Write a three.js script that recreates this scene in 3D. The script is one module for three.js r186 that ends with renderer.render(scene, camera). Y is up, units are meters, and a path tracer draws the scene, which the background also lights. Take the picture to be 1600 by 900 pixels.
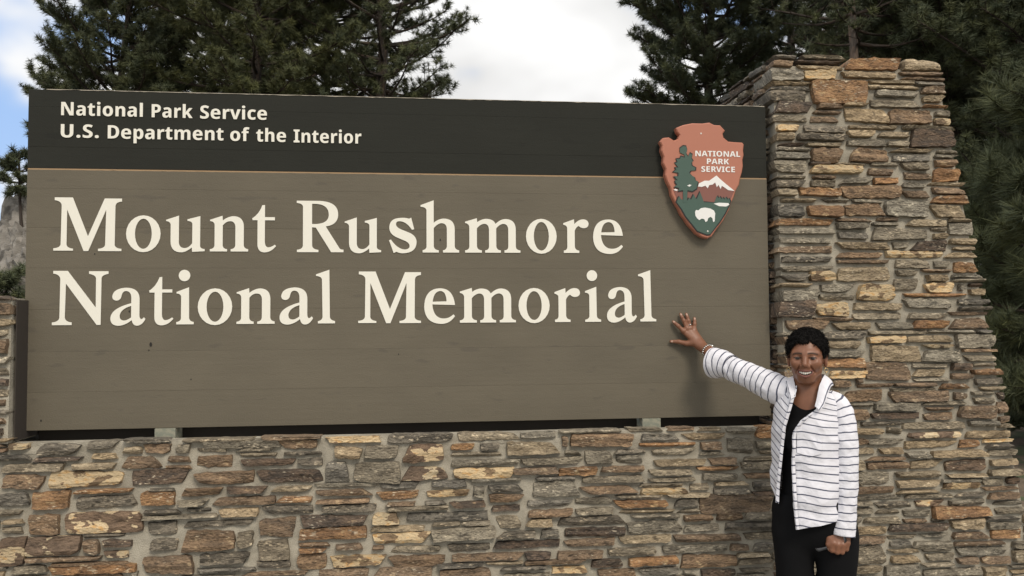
import * as THREE from 'three';
import { ImprovedNoise } from 'three/addons/math/ImprovedNoise.js';
import { FontLoader } from 'three/addons/loaders/FontLoader.js';
import { mergeGeometries, mergeVertices, toCreasedNormals } from 'three/addons/utils/BufferGeometryUtils.js';

// ---------------------------------------------------------------- camera, sky, sun, exposure
const scene = new THREE.Scene();
const camera = new THREE.PerspectiveCamera(39.43, 16 / 9, 0.05, 1500);
camera.position.set(0, 1.7, 0);
camera.rotation.set(0.0396, 0, -0.0064);
scene.add(camera);

const perlin = new ImprovedNoise();
const noise = (x, y, z = 0) => perlin.noise(x, y, z);
function fbm(x, y, z = 0, n = 4) { let s = 0, a = 0.5, f = 1; for (let i = 0; i < n; i++) { s += a * noise(x * f, y * f, z * f + i * 7.3); a *= 0.5; f *= 2.03; } return s; }
const clamp = THREE.MathUtils.clamp, lerp = THREE.MathUtils.lerp, smooth = THREE.MathUtils.smoothstep;
function rngOf(seed) { let s = seed >>> 0; return () => { s = (s + 0x6d2b79f5) | 0; let t = Math.imul(s ^ (s >>> 15), 1 | s); t = (t + Math.imul(t ^ (t >>> 7), 61 | t)) ^ t; return ((t ^ (t >>> 14)) >>> 0) / 4294967296; }; }

const SKY = { gain: 0.9 };
{ // a broken overcast: bright cloud everywhere, opening to blue towards the left
  const W = 1024, H = 512, d = new Float32Array(W * H * 4);
  for (let r = 0; r < H; r++) {
    const up = ((r + 0.5) / H - 0.5) * Math.PI, y = Math.sin(up), cy = Math.cos(up);
    for (let c = 0; c < W; c++) {
      const a = ((c + 0.5) / W - 0.5) * 2 * Math.PI, x = Math.cos(a) * cy, z = Math.sin(a) * cy, o = (r * W + c) * 4;
      const k = 1 / (Math.max(y, 0) + 0.22), px = x * k, pz = z * k;
      const n = fbm(px * 1.5 + 3.1, pz * 1.5 + 9.2, 0.4, 5), n2 = fbm(px * 3.2 + 13, pz * 3.2 + 4, 2.2, 5);
      const left = smooth(-x, 0.3, 0.62) * smooth(-z, -0.3, 0.4);                         // the blue opening
      const cover = clamp(smooth(n + 0.75 * n2 - left * 0.62, -0.50, -0.14) , 0, 1);
      const bright = (0.80 + 0.38 * n2 + 0.24 * n) * lerp(1, 1.6, smooth(y, 0.3, 1));
      const cl = [bright * 1.0, bright * 0.995, bright * 0.985], h = Math.pow(1 - Math.max(y, 0), 3);
      const bl = [lerp(0.20, 0.50, h), lerp(0.38, 0.66, h), lerp(0.74, 0.90, h)];
      for (let i = 0; i < 3; i++) d[o + i] = y < -0.02 ? [0.16, 0.155, 0.13][i] : lerp(bl[i], cl[i], cover) * SKY.gain;
      d[o + 3] = 1;
    }
  }
  const t = new THREE.DataTexture(d, W, H, THREE.RGBAFormat, THREE.FloatType);
  t.mapping = THREE.EquirectangularReflectionMapping; t.magFilter = t.minFilter = THREE.LinearFilter; t.wrapS = THREE.RepeatWrapping; t.needsUpdate = true;
  scene.background = t; scene.environment = t;
}
const sun = new THREE.DirectionalLight(0xfff3e2, 1.5);
sun.position.set(5, 13, 7.5); sun.target.position.set(0.5, 1.2, -3.5);
sun.castShadow = true; sun.shadow.radius = 32; sun.shadow.mapSize.set(2048, 2048);
Object.assign(sun.shadow.camera, { left: -14, right: 14, top: 14, bottom: -14, near: 1, far: 60 });
scene.add(sun, sun.target);

const renderer = new THREE.WebGLRenderer({ antialias: true });
renderer.toneMapping = THREE.LinearToneMapping;
renderer.toneMappingExposure = 1.28;
renderer.shadowMap.enabled = true;

// ---------------------------------------------------------------- helpers
const used = new Map();
function numbered(name) { const n = used.get(name) || 0; used.set(name, n + 1); return n ? name + '_' + String(n).padStart(3, '0') : name; }
function mesh(name, geo, mat, parent) { const m = new THREE.Mesh(geo, mat); m.castShadow = m.receiveShadow = true; m.name = parent ? name : numbered(name); (parent || scene).add(m); return m; }
function thing(name, label, category, pos = [0, 0, 0], turn = 0, group) {
  const o = new THREE.Group(); o.name = numbered(name); o.position.set(...pos); o.rotation.y = turn;
  o.userData = { label, category }; if (group) o.userData.group = group; scene.add(o); return o;
}
const kind = (o, k) => { o.userData.kind = k; return o; };
const col = (r, g, b) => new THREE.Color().setRGB(r, g, b);
const std = (c, rough = 0.9, extra = {}) => new THREE.MeshStandardMaterial({ color: Array.isArray(c) ? col(...c) : c, roughness: rough, ...extra });
const toS = (v) => Math.round(255 * clamp(v <= 0.0031308 ? v * 12.92 : 1.055 * Math.pow(v, 1 / 2.4) - 0.055, 0, 1));
function tex(n, f, srgb = true, wrap = THREE.MirroredRepeatWrapping, h = n) { // f(x, y in 0..1) -> [r,g,b] linear, or a height
  const d = new Uint8Array(n * h * 4);
  for (let y = 0; y < h; y++) for (let x = 0; x < n; x++) {
    const v = f((x + 0.5) / n, (y + 0.5) / h), o = (y * n + x) * 4;
    if (srgb) { d[o] = toS(v[0]); d[o + 1] = toS(v[1]); d[o + 2] = toS(v[2]); } else d[o] = d[o + 1] = d[o + 2] = Math.round(255 * clamp(v, 0, 1));
    d[o + 3] = 255;
  }
  const t = new THREE.DataTexture(d, n, h, THREE.RGBAFormat); t.wrapS = t.wrapT = wrap; t.magFilter = THREE.LinearFilter; t.minFilter = THREE.LinearMipmapLinearFilter; t.generateMipmaps = true;
  if (srgb) t.colorSpace = THREE.SRGBColorSpace; t.needsUpdate = true; return t;
}
const tone = (c, k) => [c[0] * k, c[1] * k, c[2] * k];
const mix3 = (a, b, t) => [lerp(a[0], b[0], t), lerp(a[1], b[1], t), lerp(a[2], b[2], t)];
function geoOf(pos, idx, uv, color) {
  const g = new THREE.BufferGeometry(); g.setAttribute('position', new THREE.Float32BufferAttribute(pos, 3));
  if (uv) g.setAttribute('uv', new THREE.Float32BufferAttribute(uv, 2));
  if (color) g.setAttribute('color', new THREE.Float32BufferAttribute(color, 3));
  if (idx) g.setIndex(idx); g.computeVertexNormals(); return g;
}
// the frame of the sign: u along its face to the right, v up, n out of the face
const YAW = 0.1109, S0 = new THREE.Vector3(-2.0006, 0, -3.3), UD = new THREE.Vector3(Math.cos(YAW), 0, -Math.sin(YAW)), ND = new THREE.Vector3(Math.sin(YAW), 0, Math.cos(YAW));
const atSign = (u, v, n) => S0.clone().addScaledVector(UD, u).addScaledVector(ND, n).setY(v);

// ---------------------------------------------------------------- ground and hill
const hill = (x, z) => {
  const back = smooth(-z, 5.5, 26), right = smooth(x, -3, 12);
  return back * (0.3 + 1.9 * right) + 6 * smooth(-z, 30, 220) + (back > 0 ? back * 0.25 * fbm(x * 0.2, z * 0.2, 1, 3) : 0);
};
{
  const litter = tex(512, (x, y) => {
    const a = fbm(x * 9, y * 9, 1, 5), b = noise(x * 160, y * 160, 3), g = smooth(fbm(x * 6 + 9, y * 6, 5, 4), 0.02, 0.2);
    return tone(mix3([0.115, 0.085, 0.055], [0.06, 0.075, 0.03], g), 1 + 0.8 * a + 0.5 * b);
  });
  const pos = [], uv = [], idx = [], N = 120, e = (t) => Math.sign(t) * (Math.abs(t) * 24 + 500 * Math.pow(Math.abs(t), 4));
  for (let j = 0; j <= N; j++) for (let i = 0; i <= N; i++) {
    const x = e((i / N) * 2 - 1), z = e((j / N) * 2 - 1);
    pos.push(x, hill(x, z), z); uv.push(x / 2.2, z / 2.2);
  }
  for (let j = 0; j < N; j++) for (let i = 0; i < N; i++) { const a = j * (N + 1) + i, b = a + N + 1; idx.push(a, b, a + 1, b, b + 1, a + 1); }
  kind(mesh('ground', geoOf(pos, idx, uv), std(0xffffff, 1, { map: litter })), 'structure').userData.label = 'needle covered ground rising behind the sign';
  // pale slab in front of the sign, out of view, added to bounce light upwards
  const conc = tex(512, (x, y) => tone([0.26, 0.25, 0.225], 1 + 0.35 * fbm(x * 5, y * 5, 2, 5) + 0.18 * noise(x * 190, y * 190, 1)));
  const pg = new THREE.PlaneGeometry(9, 5.2, 1, 1).rotateX(-Math.PI / 2); { const u = pg.attributes.uv; for (let i = 0; i < u.count; i++) u.setXY(i, u.getX(i) * 5, u.getY(i) * 3); }
  const bounceSlab = kind(mesh('bounce_slab', pg, std(0xffffff, 0.95, { map: conc })), 'structure'); bounceSlab.position.copy(atSign(1.6, 0.006, 2.75)); bounceSlab.rotation.y = YAW; bounceSlab.userData.label = 'pale concrete slab in front of the wall, out of view, added to bounce light';
}
function HEROES_WALL() { // the stones that stand out most: left, bottom, width, height (m), kind
  const all = [], s = (...a) => all.push(a);
  s(2.081, 0.954, 0.198, 0.065, 'G'); s(2.814, 0.864, 0.302, 0.072, 'B'); s(2.248, 1.159, 0.286, 0.048, 'B'); s(2.205, 1.039, 0.145, 0.034, 'O');
  s(2.545, 0.951, 0.201, 0.024, 'C'); s(2.208, 0.786, 0.261, 0.033, 'D'); s(2.175, 0.698, 0.202, 0.027, 'B'); s(2.941, 1.118, 0.112, 0.059, 'G');
  s(0.154, 1.049, 0.288, 0.061, 'C'); s(0.455, 1.049, 0.235, 0.058, 'D'); s(0.720, 1.049, 0.218, 0.045, 'B'); s(0.961, 1.043, 0.250, 0.052, 'D');
  s(1.344, 1.034, 0.178, 0.080, 'G'); s(1.539, 1.042, 0.185, 0.048, 'W'); s(1.747, 1.040, 0.248, 0.042, 'C'); s(0.092, 0.965, 0.150, 0.068, 'O');
  s(0.252, 0.968, 0.244, 0.043, 'S'); s(0.083, 0.863, 0.121, 0.087, 'B'); s(0.225, 0.870, 0.280, 0.082, 'W'); s(0.080, 0.794, 0.195, 0.061, 'W');
  s(0.676, 0.787, 0.189, 0.072, 'B'); s(1.423, 0.788, 0.224, 0.041, 'C'); s(1.412, 0.865, 0.108, 0.044, 'C'); s(1.130, 0.862, 0.256, 0.043, 'D');
  s(0.777, 0.964, 0.250, 0.028, 'B'); s(1.539, 0.871, 0.346, 0.030, 'S'); s(0.517, 0.703, 0.197, 0.067, 'B'); s(0.512, 0.968, 0.136, 0.055, 'O');
  s(0.172, 0.711, 0.323, 0.034, 'O'); s(1.490, 0.690, 0.215, 0.043, 'B'); s(1.253, 0.703, 0.225, 0.043, 'C'); s(-0.013, 0.757, 0.090, 0.099, 'W');
  s(1.438, 0.964, 0.180, 0.030, 'O'); s(1.113, 0.692, 0.120, 0.066, 'B'); s(1.647, 0.967, 0.166, 0.028, 'C'); s(-0.024, 1.048, 0.159, 0.052, 'B');
  s(0.114, 1.177, 0.153, 0.042, 'S'); s(0.513, 1.177, 0.098, 0.033, 'B'); s(0.745, 1.187, 0.289, 0.029, 'G'); s(1.044, 1.177, 0.147, 0.036, 'B');
  return all;
}
function HEROES_PILLAR() { // the stones that stand out most: left, bottom, width, height (m), kind
  const all = [], s = (...a) => all.push(a);
  s(3.402, 2.692, 0.262, 0.099, 'O'); s(3.578, 2.852, 0.277, 0.054, 'O'); s(3.866, 2.855, 0.169, 0.045, 'T'); s(3.552, 2.599, 0.217, 0.064, 'T');
  s(3.782, 2.601, 0.206, 0.063, 'B'); s(3.885, 2.492, 0.206, 0.080, 'D'); s(3.526, 2.244, 0.283, 0.066, 'B'); s(3.744, 2.164, 0.204, 0.070, 'G');
  s(3.538, 2.162, 0.187, 0.054, 'B'); s(3.846, 2.010, 0.180, 0.040, 'D'); s(3.361, 2.161, 0.164, 0.053, 'O'); s(3.376, 2.799, 0.159, 0.040, 'C');
  s(3.364, 1.870, 0.110, 0.035, 'C'); s(3.890, 1.811, 0.161, 0.045, 'C'); s(3.580, 1.780, 0.170, 0.068, 'C'); s(3.977, 2.332, 0.136, 0.051, 'O');
  s(3.960, 2.159, 0.166, 0.054, 'T'); s(3.386, 2.413, 0.149, 0.055, 'B'); s(3.567, 2.415, 0.192, 0.057, 'B'); s(3.331, 2.256, 0.205, 0.034, 'O');
  s(4.049, 1.902, 0.128, 0.053, 'O'); s(3.377, 2.360, 0.261, 0.036, 'C'); s(3.205, 2.788, 0.165, 0.052, 'G'); s(3.201, 2.694, 0.164, 0.049, 'S');
  s(3.226, 2.642, 0.171, 0.053, 'D'); s(3.369, 1.708, 0.168, 0.057, 'C'); s(3.211, 1.699, 0.152, 0.078, 'D'); s(3.231, 1.646, 0.204, 0.044, 'B');
  s(3.602, 1.420, 0.207, 0.078, 'B'); s(3.416, 1.429, 0.182, 0.033, 'C'); s(3.882, 0.803, 0.286, 0.047, 'O'); s(3.411, 1.476, 0.198, 0.043, 'O');
  s(3.479, 1.324, 0.198, 0.049, 'B'); s(4.026, 1.643, 0.183, 0.050, 'B'); s(4.036, 1.562, 0.191, 0.057, 'G'); s(3.667, 0.752, 0.281, 0.028, 'D');
  s(4.168, 0.703, 0.141, 0.042, 'O'); s(3.798, 0.670, 0.168, 0.033, 'G'); s(3.943, 0.925, 0.178, 0.033, 'C'); s(3.885, 1.499, 0.173, 0.049, 'G');
  s(3.706, 1.320, 0.294, 0.041, 'B');
  return all;
}
// ---------------------------------------------------------------- masonry
const STONE = {}; // families of stone: two body tones, a fleck tone and how much of it
{
  const fam = {
    G: [[0.235, 0.212, 0.168], [0.130, 0.115, 0.090], [0.40, 0.36, 0.28], 0.22],   // grey schist
    S: [[0.165, 0.150, 0.125], [0.082, 0.075, 0.063], [0.34, 0.305, 0.245], 0.24],   // slate grey
    B: [[0.205, 0.145, 0.095], [0.118, 0.085, 0.058], [0.33, 0.25, 0.16], 0.22],   // brown
    D: [[0.118, 0.084, 0.060], [0.058, 0.046, 0.037], [0.26, 0.19, 0.12], 0.28],   // dark brown
    O: [[0.285, 0.168, 0.085], [0.170, 0.100, 0.054], [0.38, 0.27, 0.15], 0.22],   // rust and ochre
    T: [[0.300, 0.245, 0.168], [0.185, 0.148, 0.100], [0.44, 0.37, 0.26], 0.22],   // tan
  };
  const crust = { C: [[0.44, 0.355, 0.23], [0.16, 0.115, 0.072], 0.10], W: [[0.45, 0.37, 0.25], [0.12, 0.085, 0.06], -0.10] };
  let z = 1;
  const bump = tex(512, (x, y) => 0.5 + 0.22 * fbm(x * 8, y * 24, 40, 4) + 0.50 * fbm(x * 34, y * 62, 44, 4) + 0.16 * noise(x * 200, y * 220, 8), false);
  const rough = { roughness: 0.88, bumpMap: bump, bumpScale: 0.011, vertexColors: true };
  for (const [k, [a, b, c, amount]] of Object.entries(fam)) {
    const s = (z += 11.7);
    STONE[k] = new THREE.MeshStandardMaterial({ ...rough, map: tex(512, (x, y) => {
      const n1 = fbm(x * 6, y * 24, s, 5), n2 = fbm(x * 11 + 4, y * 19, s + 3, 5), n3 = fbm(x * 4, y * 5, s + 6, 3), g = noise(x * 210, y * 210, s);
      let q = mix3(a, b, smooth(n1 + 0.5 * n3, -0.22, 0.25)); q = mix3(q, c, smooth(n2, amount, amount + 0.16) * 0.8);
      q = mix3(q, tone(b, 0.45), smooth(-n2 - 0.25 * n1, 0.2, 0.36) * 0.75);
      const fl = fbm(x * 26, y * 80, s + 9, 4), pt = fbm(x * 30, y * 120, s + 5, 3), m = smooth(fbm(x * 5, y * 7, s + 21, 3), -0.05, 0.15); q = mix3(q, [0.50, 0.44, 0.34], 0.75 * m * smooth(fl + 0.3 * n1, 0.16, 0.34)); q = mix3(q, tone(b, 0.35), 0.8 * smooth(pt - 0.3 * n2, 0.16, 0.34));
      return tone(q, 1 + 0.38 * g + 0.6 * n3 + 0.35 * noise(x * 40, y * 110, s + 2));
    }) });
  }
  for (const [k, [a, b, at]] of Object.entries(crust)) {
    const s = (z += 11.7);
    STONE[k] = new THREE.MeshStandardMaterial({ ...rough, map: tex(512, (x, y) => {
      const n1 = fbm(x * 7, y * 12, s, 6), n2 = fbm(x * 14, y * 34, s + 3, 4), g = noise(x * 210, y * 210, s);
      const under = tone(b, 1 + 1.1 * n2 + 0.3 * g), top = tone(mix3(a, [0.40, 0.26, 0.12], smooth(n2, 0, 0.3)), 1 + 0.35 * n2 + 0.14 * g);
      return mix3(top, under, smooth(n1 + 0.25 * n2, at, at + 0.035));
    }) });
  }
}
const MORTAR = new THREE.MeshStandardMaterial({ roughness: 0.95,
  map: tex(512, (x, y) => tone(mix3([0.375, 0.342, 0.272], [0.285, 0.258, 0.203], smooth(fbm(x * 5, y * 5, 71, 5), -0.15, 0.25)), 1 + 0.32 * noise(x * 200, y * 200, 4) + 0.25 * fbm(x * 30, y * 30, 9, 3))),
  bumpMap: tex(512, (x, y) => 0.5 + 0.5 * fbm(x * 14, y * 14, 33, 4) + 0.22 * noise(x * 170, y * 170, 3), false), bumpScale: 0.006 });

// one split-faced stone, w by h, face towards +z, its back end sunk into the mortar
function stoneGeo(w, h, rnd, { deep = 0.06, proud = 0.016, round = 1 } = {}) {
  const nx = clamp(Math.round(w / 0.024), 3, 11), ny = h > 0.058 ? 4 : h > 0.03 ? 3 : 2, j = (a) => (rnd() * 2 - 1) * a;
  const sx = Math.min(0.014, w * 0.09), sy = Math.min(0.009, h * 0.13), cut = () => (rnd() < 0.3 ? rnd() * Math.min(0.03, w * 0.2) : 0);
  const c = [[-w / 2 + j(sx) + cut(), -h / 2 + j(sy)], [w / 2 + j(sx) - cut(), -h / 2 + j(sy)], [w / 2 + j(sx) - cut(), h / 2 + j(sy)], [-w / 2 + j(sx) + cut(), h / 2 + j(sy)]];
  const tiltX = j(0.010), tiltY = j(0.007), sd = rnd() * 90, ledge = [0, 1, 2, 3, 4].map(() => j(0.0042)), fit = (d) => Math.floor(rnd() * 6) + Math.min(0.5, d) + rnd() * Math.max(0, 1 - 2 * d), ou = fit(w * 1.06), ov = fit(h * 1.06), rc = (0.03 + rnd() * 0.10) * round;
  const pos = [], uv = [], cl = [], idx = [], k = 0.92 + rnd() * 0.44, warm = j(0.04), tint = [k * (1.05 + warm), k, k * (0.92 - warm * 1.2)];
  const add = (x, y, z, u, v) => { pos.push(x, y, z); uv.push(u / 0.5 + ou, v / 0.5 + ov); cl.push(...tint); return pos.length / 3 - 1; };
  const P = (i, jj) => {
    const s = i / nx, t = jj / ny, edge = i === 0 || jj === 0 || i === nx || jj === ny;
    let x = lerp(lerp(c[0][0], c[1][0], s), lerp(c[3][0], c[2][0], s), t), y = lerp(lerp(c[0][1], c[3][1], t), lerp(c[1][1], c[2][1], t), s);
    const corner = (i === 0 || i === nx) && (jj === 0 || jj === ny);
    if (corner) { x *= 1 - rc * Math.min(1, h / w); y *= 1 - rc; }
    if (edge) { x += 0.007 * noise(s * 9 + sd, t * 13, 1); y += Math.min(0.008, h * 0.22) * noise(s * w * 30 + sd, t * 5, 2); }
    let z = proud + tiltX * (s - 0.5) + tiltY * (t - 0.5) + 0.007 * noise(x * 16 + sd, y * 30, 3) + 0.005 * noise(x * 44 + sd, y * 80, 5) + ledge[Math.min(4, Math.round(t * 4))];
    if (edge) z -= 0.0012 + 0.005 * Math.abs(noise(s * 8 + sd, t * 8, 7)) + (corner ? 0.003 : 0);
    return [x, y, Math.max(z, 0.003)];
  };
  const id = []; for (let b = 0; b <= ny; b++) for (let a = 0; a <= nx; a++) { const p = P(a, b); id.push(add(...p, p[0], p[1])); }
  const at = (a, b) => id[b * (nx + 1) + a];
  for (let b = 0; b < ny; b++) for (let a = 0; a < nx; a++) (a + b) & 1 ? idx.push(at(a, b), at(a + 1, b), at(a + 1, b + 1), at(a, b), at(a + 1, b + 1), at(a, b + 1)) : idx.push(at(a, b), at(a + 1, b), at(a, b + 1), at(a + 1, b), at(a + 1, b + 1), at(a, b + 1));
  const ring = []; for (let a = 0; a < nx; a++) ring.push(at(a, 0)); for (let b = 0; b < ny; b++) ring.push(at(nx, b)); for (let a = nx; a > 0; a--) ring.push(at(a, ny)); for (let b = ny; b > 0; b--) ring.push(at(0, b));
  let prev = ring;
  for (const [zz, grow] of [[null, 0.0022], [-deep, 0.0008]]) {
    const cur = prev.map((q, m) => { const r0 = ring[m], x = pos[r0 * 3], y = pos[r0 * 3 + 1], z = zz === null ? pos[r0 * 3 + 2] * 0.5 : zz, l = Math.hypot(x / w, y / h) + 1e-6; return add(x + (x / w / l) * grow, y + (y / h / l) * grow, z, x + z, y + z * 1.3); });
    for (let m = 0; m < ring.length; m++) { const n = (m + 1) % ring.length; idx.push(prev[m], cur[m], prev[n], prev[n], cur[m], cur[n]); }
    prev = cur;
  }
  return toCreasedNormals(geoOf(pos, idx, uv, cl), 0.42);
}
// fills a face with irregular courses: real big stones first, then the rest around them
function courses({ u0, u1, v0, v1, left = () => u0, right = () => u1, fixed = [], seed, thick = () => 0, families, breakAt }) {
  const rnd = rngOf(seed), du = 0.01, dv = 0.0215, nu = Math.ceil((u1 - u0) / du), nv = Math.ceil((v1 - v0) / dv), occ = new Uint8Array(nu * nv), out = [];
  for (let b = 0; b < nv; b++) { const v = v0 + (b + 0.5) * dv; for (let a = 0; a < nu; a++) { const u = u0 + (a + 0.5) * du; if (u < left(v) || u > right(v)) occ[b * nu + a] = 1; } }
  for (const [u, v, w, h, f] of fixed) {
    out.push({ u: u + w / 2, v: v + h / 2, w, h, f, hero: true });
    for (let b = Math.max(0, Math.round((v - 0.004 - v0) / dv)); b < Math.min(nv, Math.round((v + h + 0.004 - v0) / dv)); b++) for (let a = Math.max(0, Math.round((u - 0.006 - u0) / du)); a < Math.min(nu, Math.round((u + w + 0.006 - u0) / du)); a++) occ[b * nu + a] = 1;
  }
  const pick = (v, u) => { let r = rnd(); for (const [f, p] of families(u, v)) if ((r -= p) < 0) return f; return 'G'; };
  for (let b = 0; b < nv; b++) for (let a = 0; a < nu; a++) {
    if (occ[b * nu + a]) continue;
    let free = 0; while (a + free < nu && !occ[b * nu + a + free]) free++;
    if (breakAt) { const e = Math.round((breakAt(v0 + b * dv) - u0) / du) - a; if (e > 4 && e < free) free = e; }
    const r = rnd(), big = thick(u0 + a * du);
    let h = r < 0.20 - big * 0.08 ? 1 : r < 0.86 - big * 0.26 ? 2 : r < 0.97 - big * 0.06 ? 3 : 4;
    let w = Math.round((h === 1 ? 13 + rnd() * 17 : h === 4 ? 14 + rnd() * 14 : h === 3 ? 12 + rnd() * 17 : 11 + rnd() * 21) * (1 + big * 0.15));
    if (free - w < 8) w = free <= 30 ? free : Math.round(free / 2);
    const clear = (hh) => { for (let y = 0; y < hh; y++) for (let x = 0; x < w; x++) if (b + y >= nv || occ[(b + y) * nu + a + x]) return false; return true; };
    while (h > 1 && !clear(h)) h--;
    for (let y = 0; y < h; y++) for (let x = 0; x < w; x++) occ[(b + y) * nu + a + x] = 1;
    const U = u0 + a * du, V = v0 + b * dv, W = w * du, H = h * dv;
    if (W < 0.025) continue;
    const gx = 0.015 + rnd() * (0.012 + 0.008 * big), gy = h === 1 ? 0.0085 : 0.0125 + rnd() * (0.007 + 0.005 * big);
    if (W - gx < 0.02) continue;
    out.push({ u: U + W / 2 + (rnd() - 0.5) * 0.004, v: V + H / 2 + (rnd() - 0.5) * 0.005, w: W - gx, h: H - gy, f: pick(V, U) });
  }
  return out;
}
const mixOf = (list) => () => list;
const wallMix = (u) => (u < 1.3 ? [['G', 0.30], ['S', 0.19], ['B', 0.22], ['D', 0.12], ['O', 0.04], ['T', 0.09], ['C', 0.01], ['W', 0.03]] : [['G', 0.42], ['S', 0.13], ['B', 0.2], ['D', 0.07], ['O', 0.04], ['T', 0.11], ['C', 0.02], ['W', 0.01]]);
const pillarMix = () => [['G', 0.38], ['S', 0.07], ['B', 0.18], ['D', 0.06], ['O', 0.05], ['T', 0.23], ['C', 0.02], ['W', 0.01]];

// puts stones into a masonry group: the first `most` that count as seen are parts, the others join one part
function lay(root, stones, { place, seen, batter, turnY = 0, proud = [0.014, 0.019], seed, deep }, spare) {
  const rnd = rngOf(seed);
  for (const s of stones) {
    const g = stoneGeo(s.w, s.h, rnd, { proud: proud[0] + rnd() * proud[1], deep: s.deep || deep || 0.06 });
    const [x, y, z] = place(s), rot = new THREE.Euler(batter ? -Math.atan(batter) : 0, turnY, (rnd() - 0.5) * 0.02 * (s.hero ? 0.5 : 1), 'YXZ');
    if (seen(s)) { const m = mesh('stone', g, STONE[s.f], root); m.position.set(x, y, z); m.rotation.copy(rot); }
    else { g.applyMatrix4(new THREE.Matrix4().makeRotationFromEuler(rot).setPosition(x, y, z)); (spare[s.f] ||= []).push(g); }
  }
}
function rest(root, spare) {
  const keys = Object.keys(spare); if (!keys.length) return;
  const gs = keys.map((k) => mergeGeometries(spare[k])), all = mergeGeometries(gs, true);
  kind(mesh('outlying_stones', all, keys.map((k) => STONE[k]), root), 'stuff');
}
// the mortar body: front sheet with hand-struck unevenness, closed at the sides, back and top
function mortarBody({ left, right, front, back, v0, v1, seed, fine = 0.025 }) {
  const pos = [], uv = [], idx = [];
  const sheet = (nu, nv, f) => {
    const base = pos.length / 3;
    for (let j = 0; j <= nv; j++) for (let i = 0; i <= nu; i++) { const p = f(i / nu, j / nv); pos.push(p[0], p[1], p[2]); uv.push(p[3] / 0.7, p[4] / 0.7); }
    for (let j = 0; j < nv; j++) for (let i = 0; i < nu; i++) { const a = base + j * (nu + 1) + i, b = a + nu + 1; idx.push(a, a + 1, b, a + 1, b + 1, b); }
  };
  const V = (t) => lerp(v0, v1, t), nv = Math.round((v1 - v0) / fine), bump = (x, y, e) => e * (0.006 * noise(x * 16, y * 22, seed) + 0.004 * noise(x * 45, y * 50, seed + 4));
  const w = right(v0) - left(v0), soft = (s) => Math.min(1, s * 30, (1 - s) * 30);
  sheet(Math.round(w / fine), nv, (s, t) => { const v = V(t), u = lerp(left(v), right(v), s); return [u, v, front(v) + 0.001 + bump(u, v, soft(s) * Math.min(1, (1 - t) * 60)), u, v]; });
  sheet(10, nv, (s, t) => { const v = V(t), n = lerp(back, front(v), s); return [left(v), v, n, n, v]; });
  sheet(10, nv, (s, t) => { const v = V(t), n = lerp(front(v), back, s); return [right(v), v, n, n, v]; });
  sheet(2, 2, (s, t) => { const v = V(t), u = lerp(right(v), left(v), s); return [u, v, back, u, v]; });
  sheet(24, 6, (s, t) => { const u = lerp(left(v1), right(v1), s), n = lerp(front(v1), back, t); return [u, v1 + 0.006 * noise(u * 9, n * 9, seed) * Math.sin(Math.PI * t), n, u, n]; });
  return toCreasedNormals(geoOf(pos, idx, uv), 0.8);
}
const BAT = 0.045, wallFront = (v) => 0.1 - BAT * (v - 1.2), pierFront = (v) => 0.076 - BAT * (v - 1.2);
const move = (root, u) => ({ left: (f) => (v) => f(v) - u });
{ // the low wall under the sign
  const U = 1.3, root = thing('stone_wall', 'low wall of flat brown and grey stones running under the brown sign', 'wall', atSign(U, 0, 0).toArray(), YAW), spare = {};
  const top = 1.19, uL = -0.95, uR = 3.2;
  mesh('mortar', mortarBody({ left: () => uL - U, right: () => uR - U, front: wallFront, back: 0.046, v0: 1.18, v1: 1.224, seed: 3, fine: 0.011 }), MORTAR, root);
  mesh('mortar', mortarBody({ left: () => uL - U, right: () => uR - U, front: wallFront, back: -0.42, v0: 0, v1: top, seed: 3 }), MORTAR, root);
  const crack = (v) => 0.475 - 0.06 * smooth(v, 1.0, 1.12) + 0.02 * noise(v * 9, 2);
  const st = courses({ u0: uL, u1: uR, v0: 0.008, v1: 1.215, fixed: HEROES_WALL(), seed: 11, thick: (u) => 1 - smooth(u, 0.8, 2.4), families: wallMix, breakAt: crack });
  st.sort((a, b) => b.w * b.h - a.w * a.h); let n = 0;
  const inView = (s) => s.v > 0.57 && s.u > -0.12 && s.u < 3.1;
  lay(root, st, { place: (s) => [s.u - U, s.v, wallFront(s.v)], seen: (s) => inView(s) && n++ < 300, batter: BAT, seed: 21 }, spare);
  rest(root, spare);
}
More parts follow.
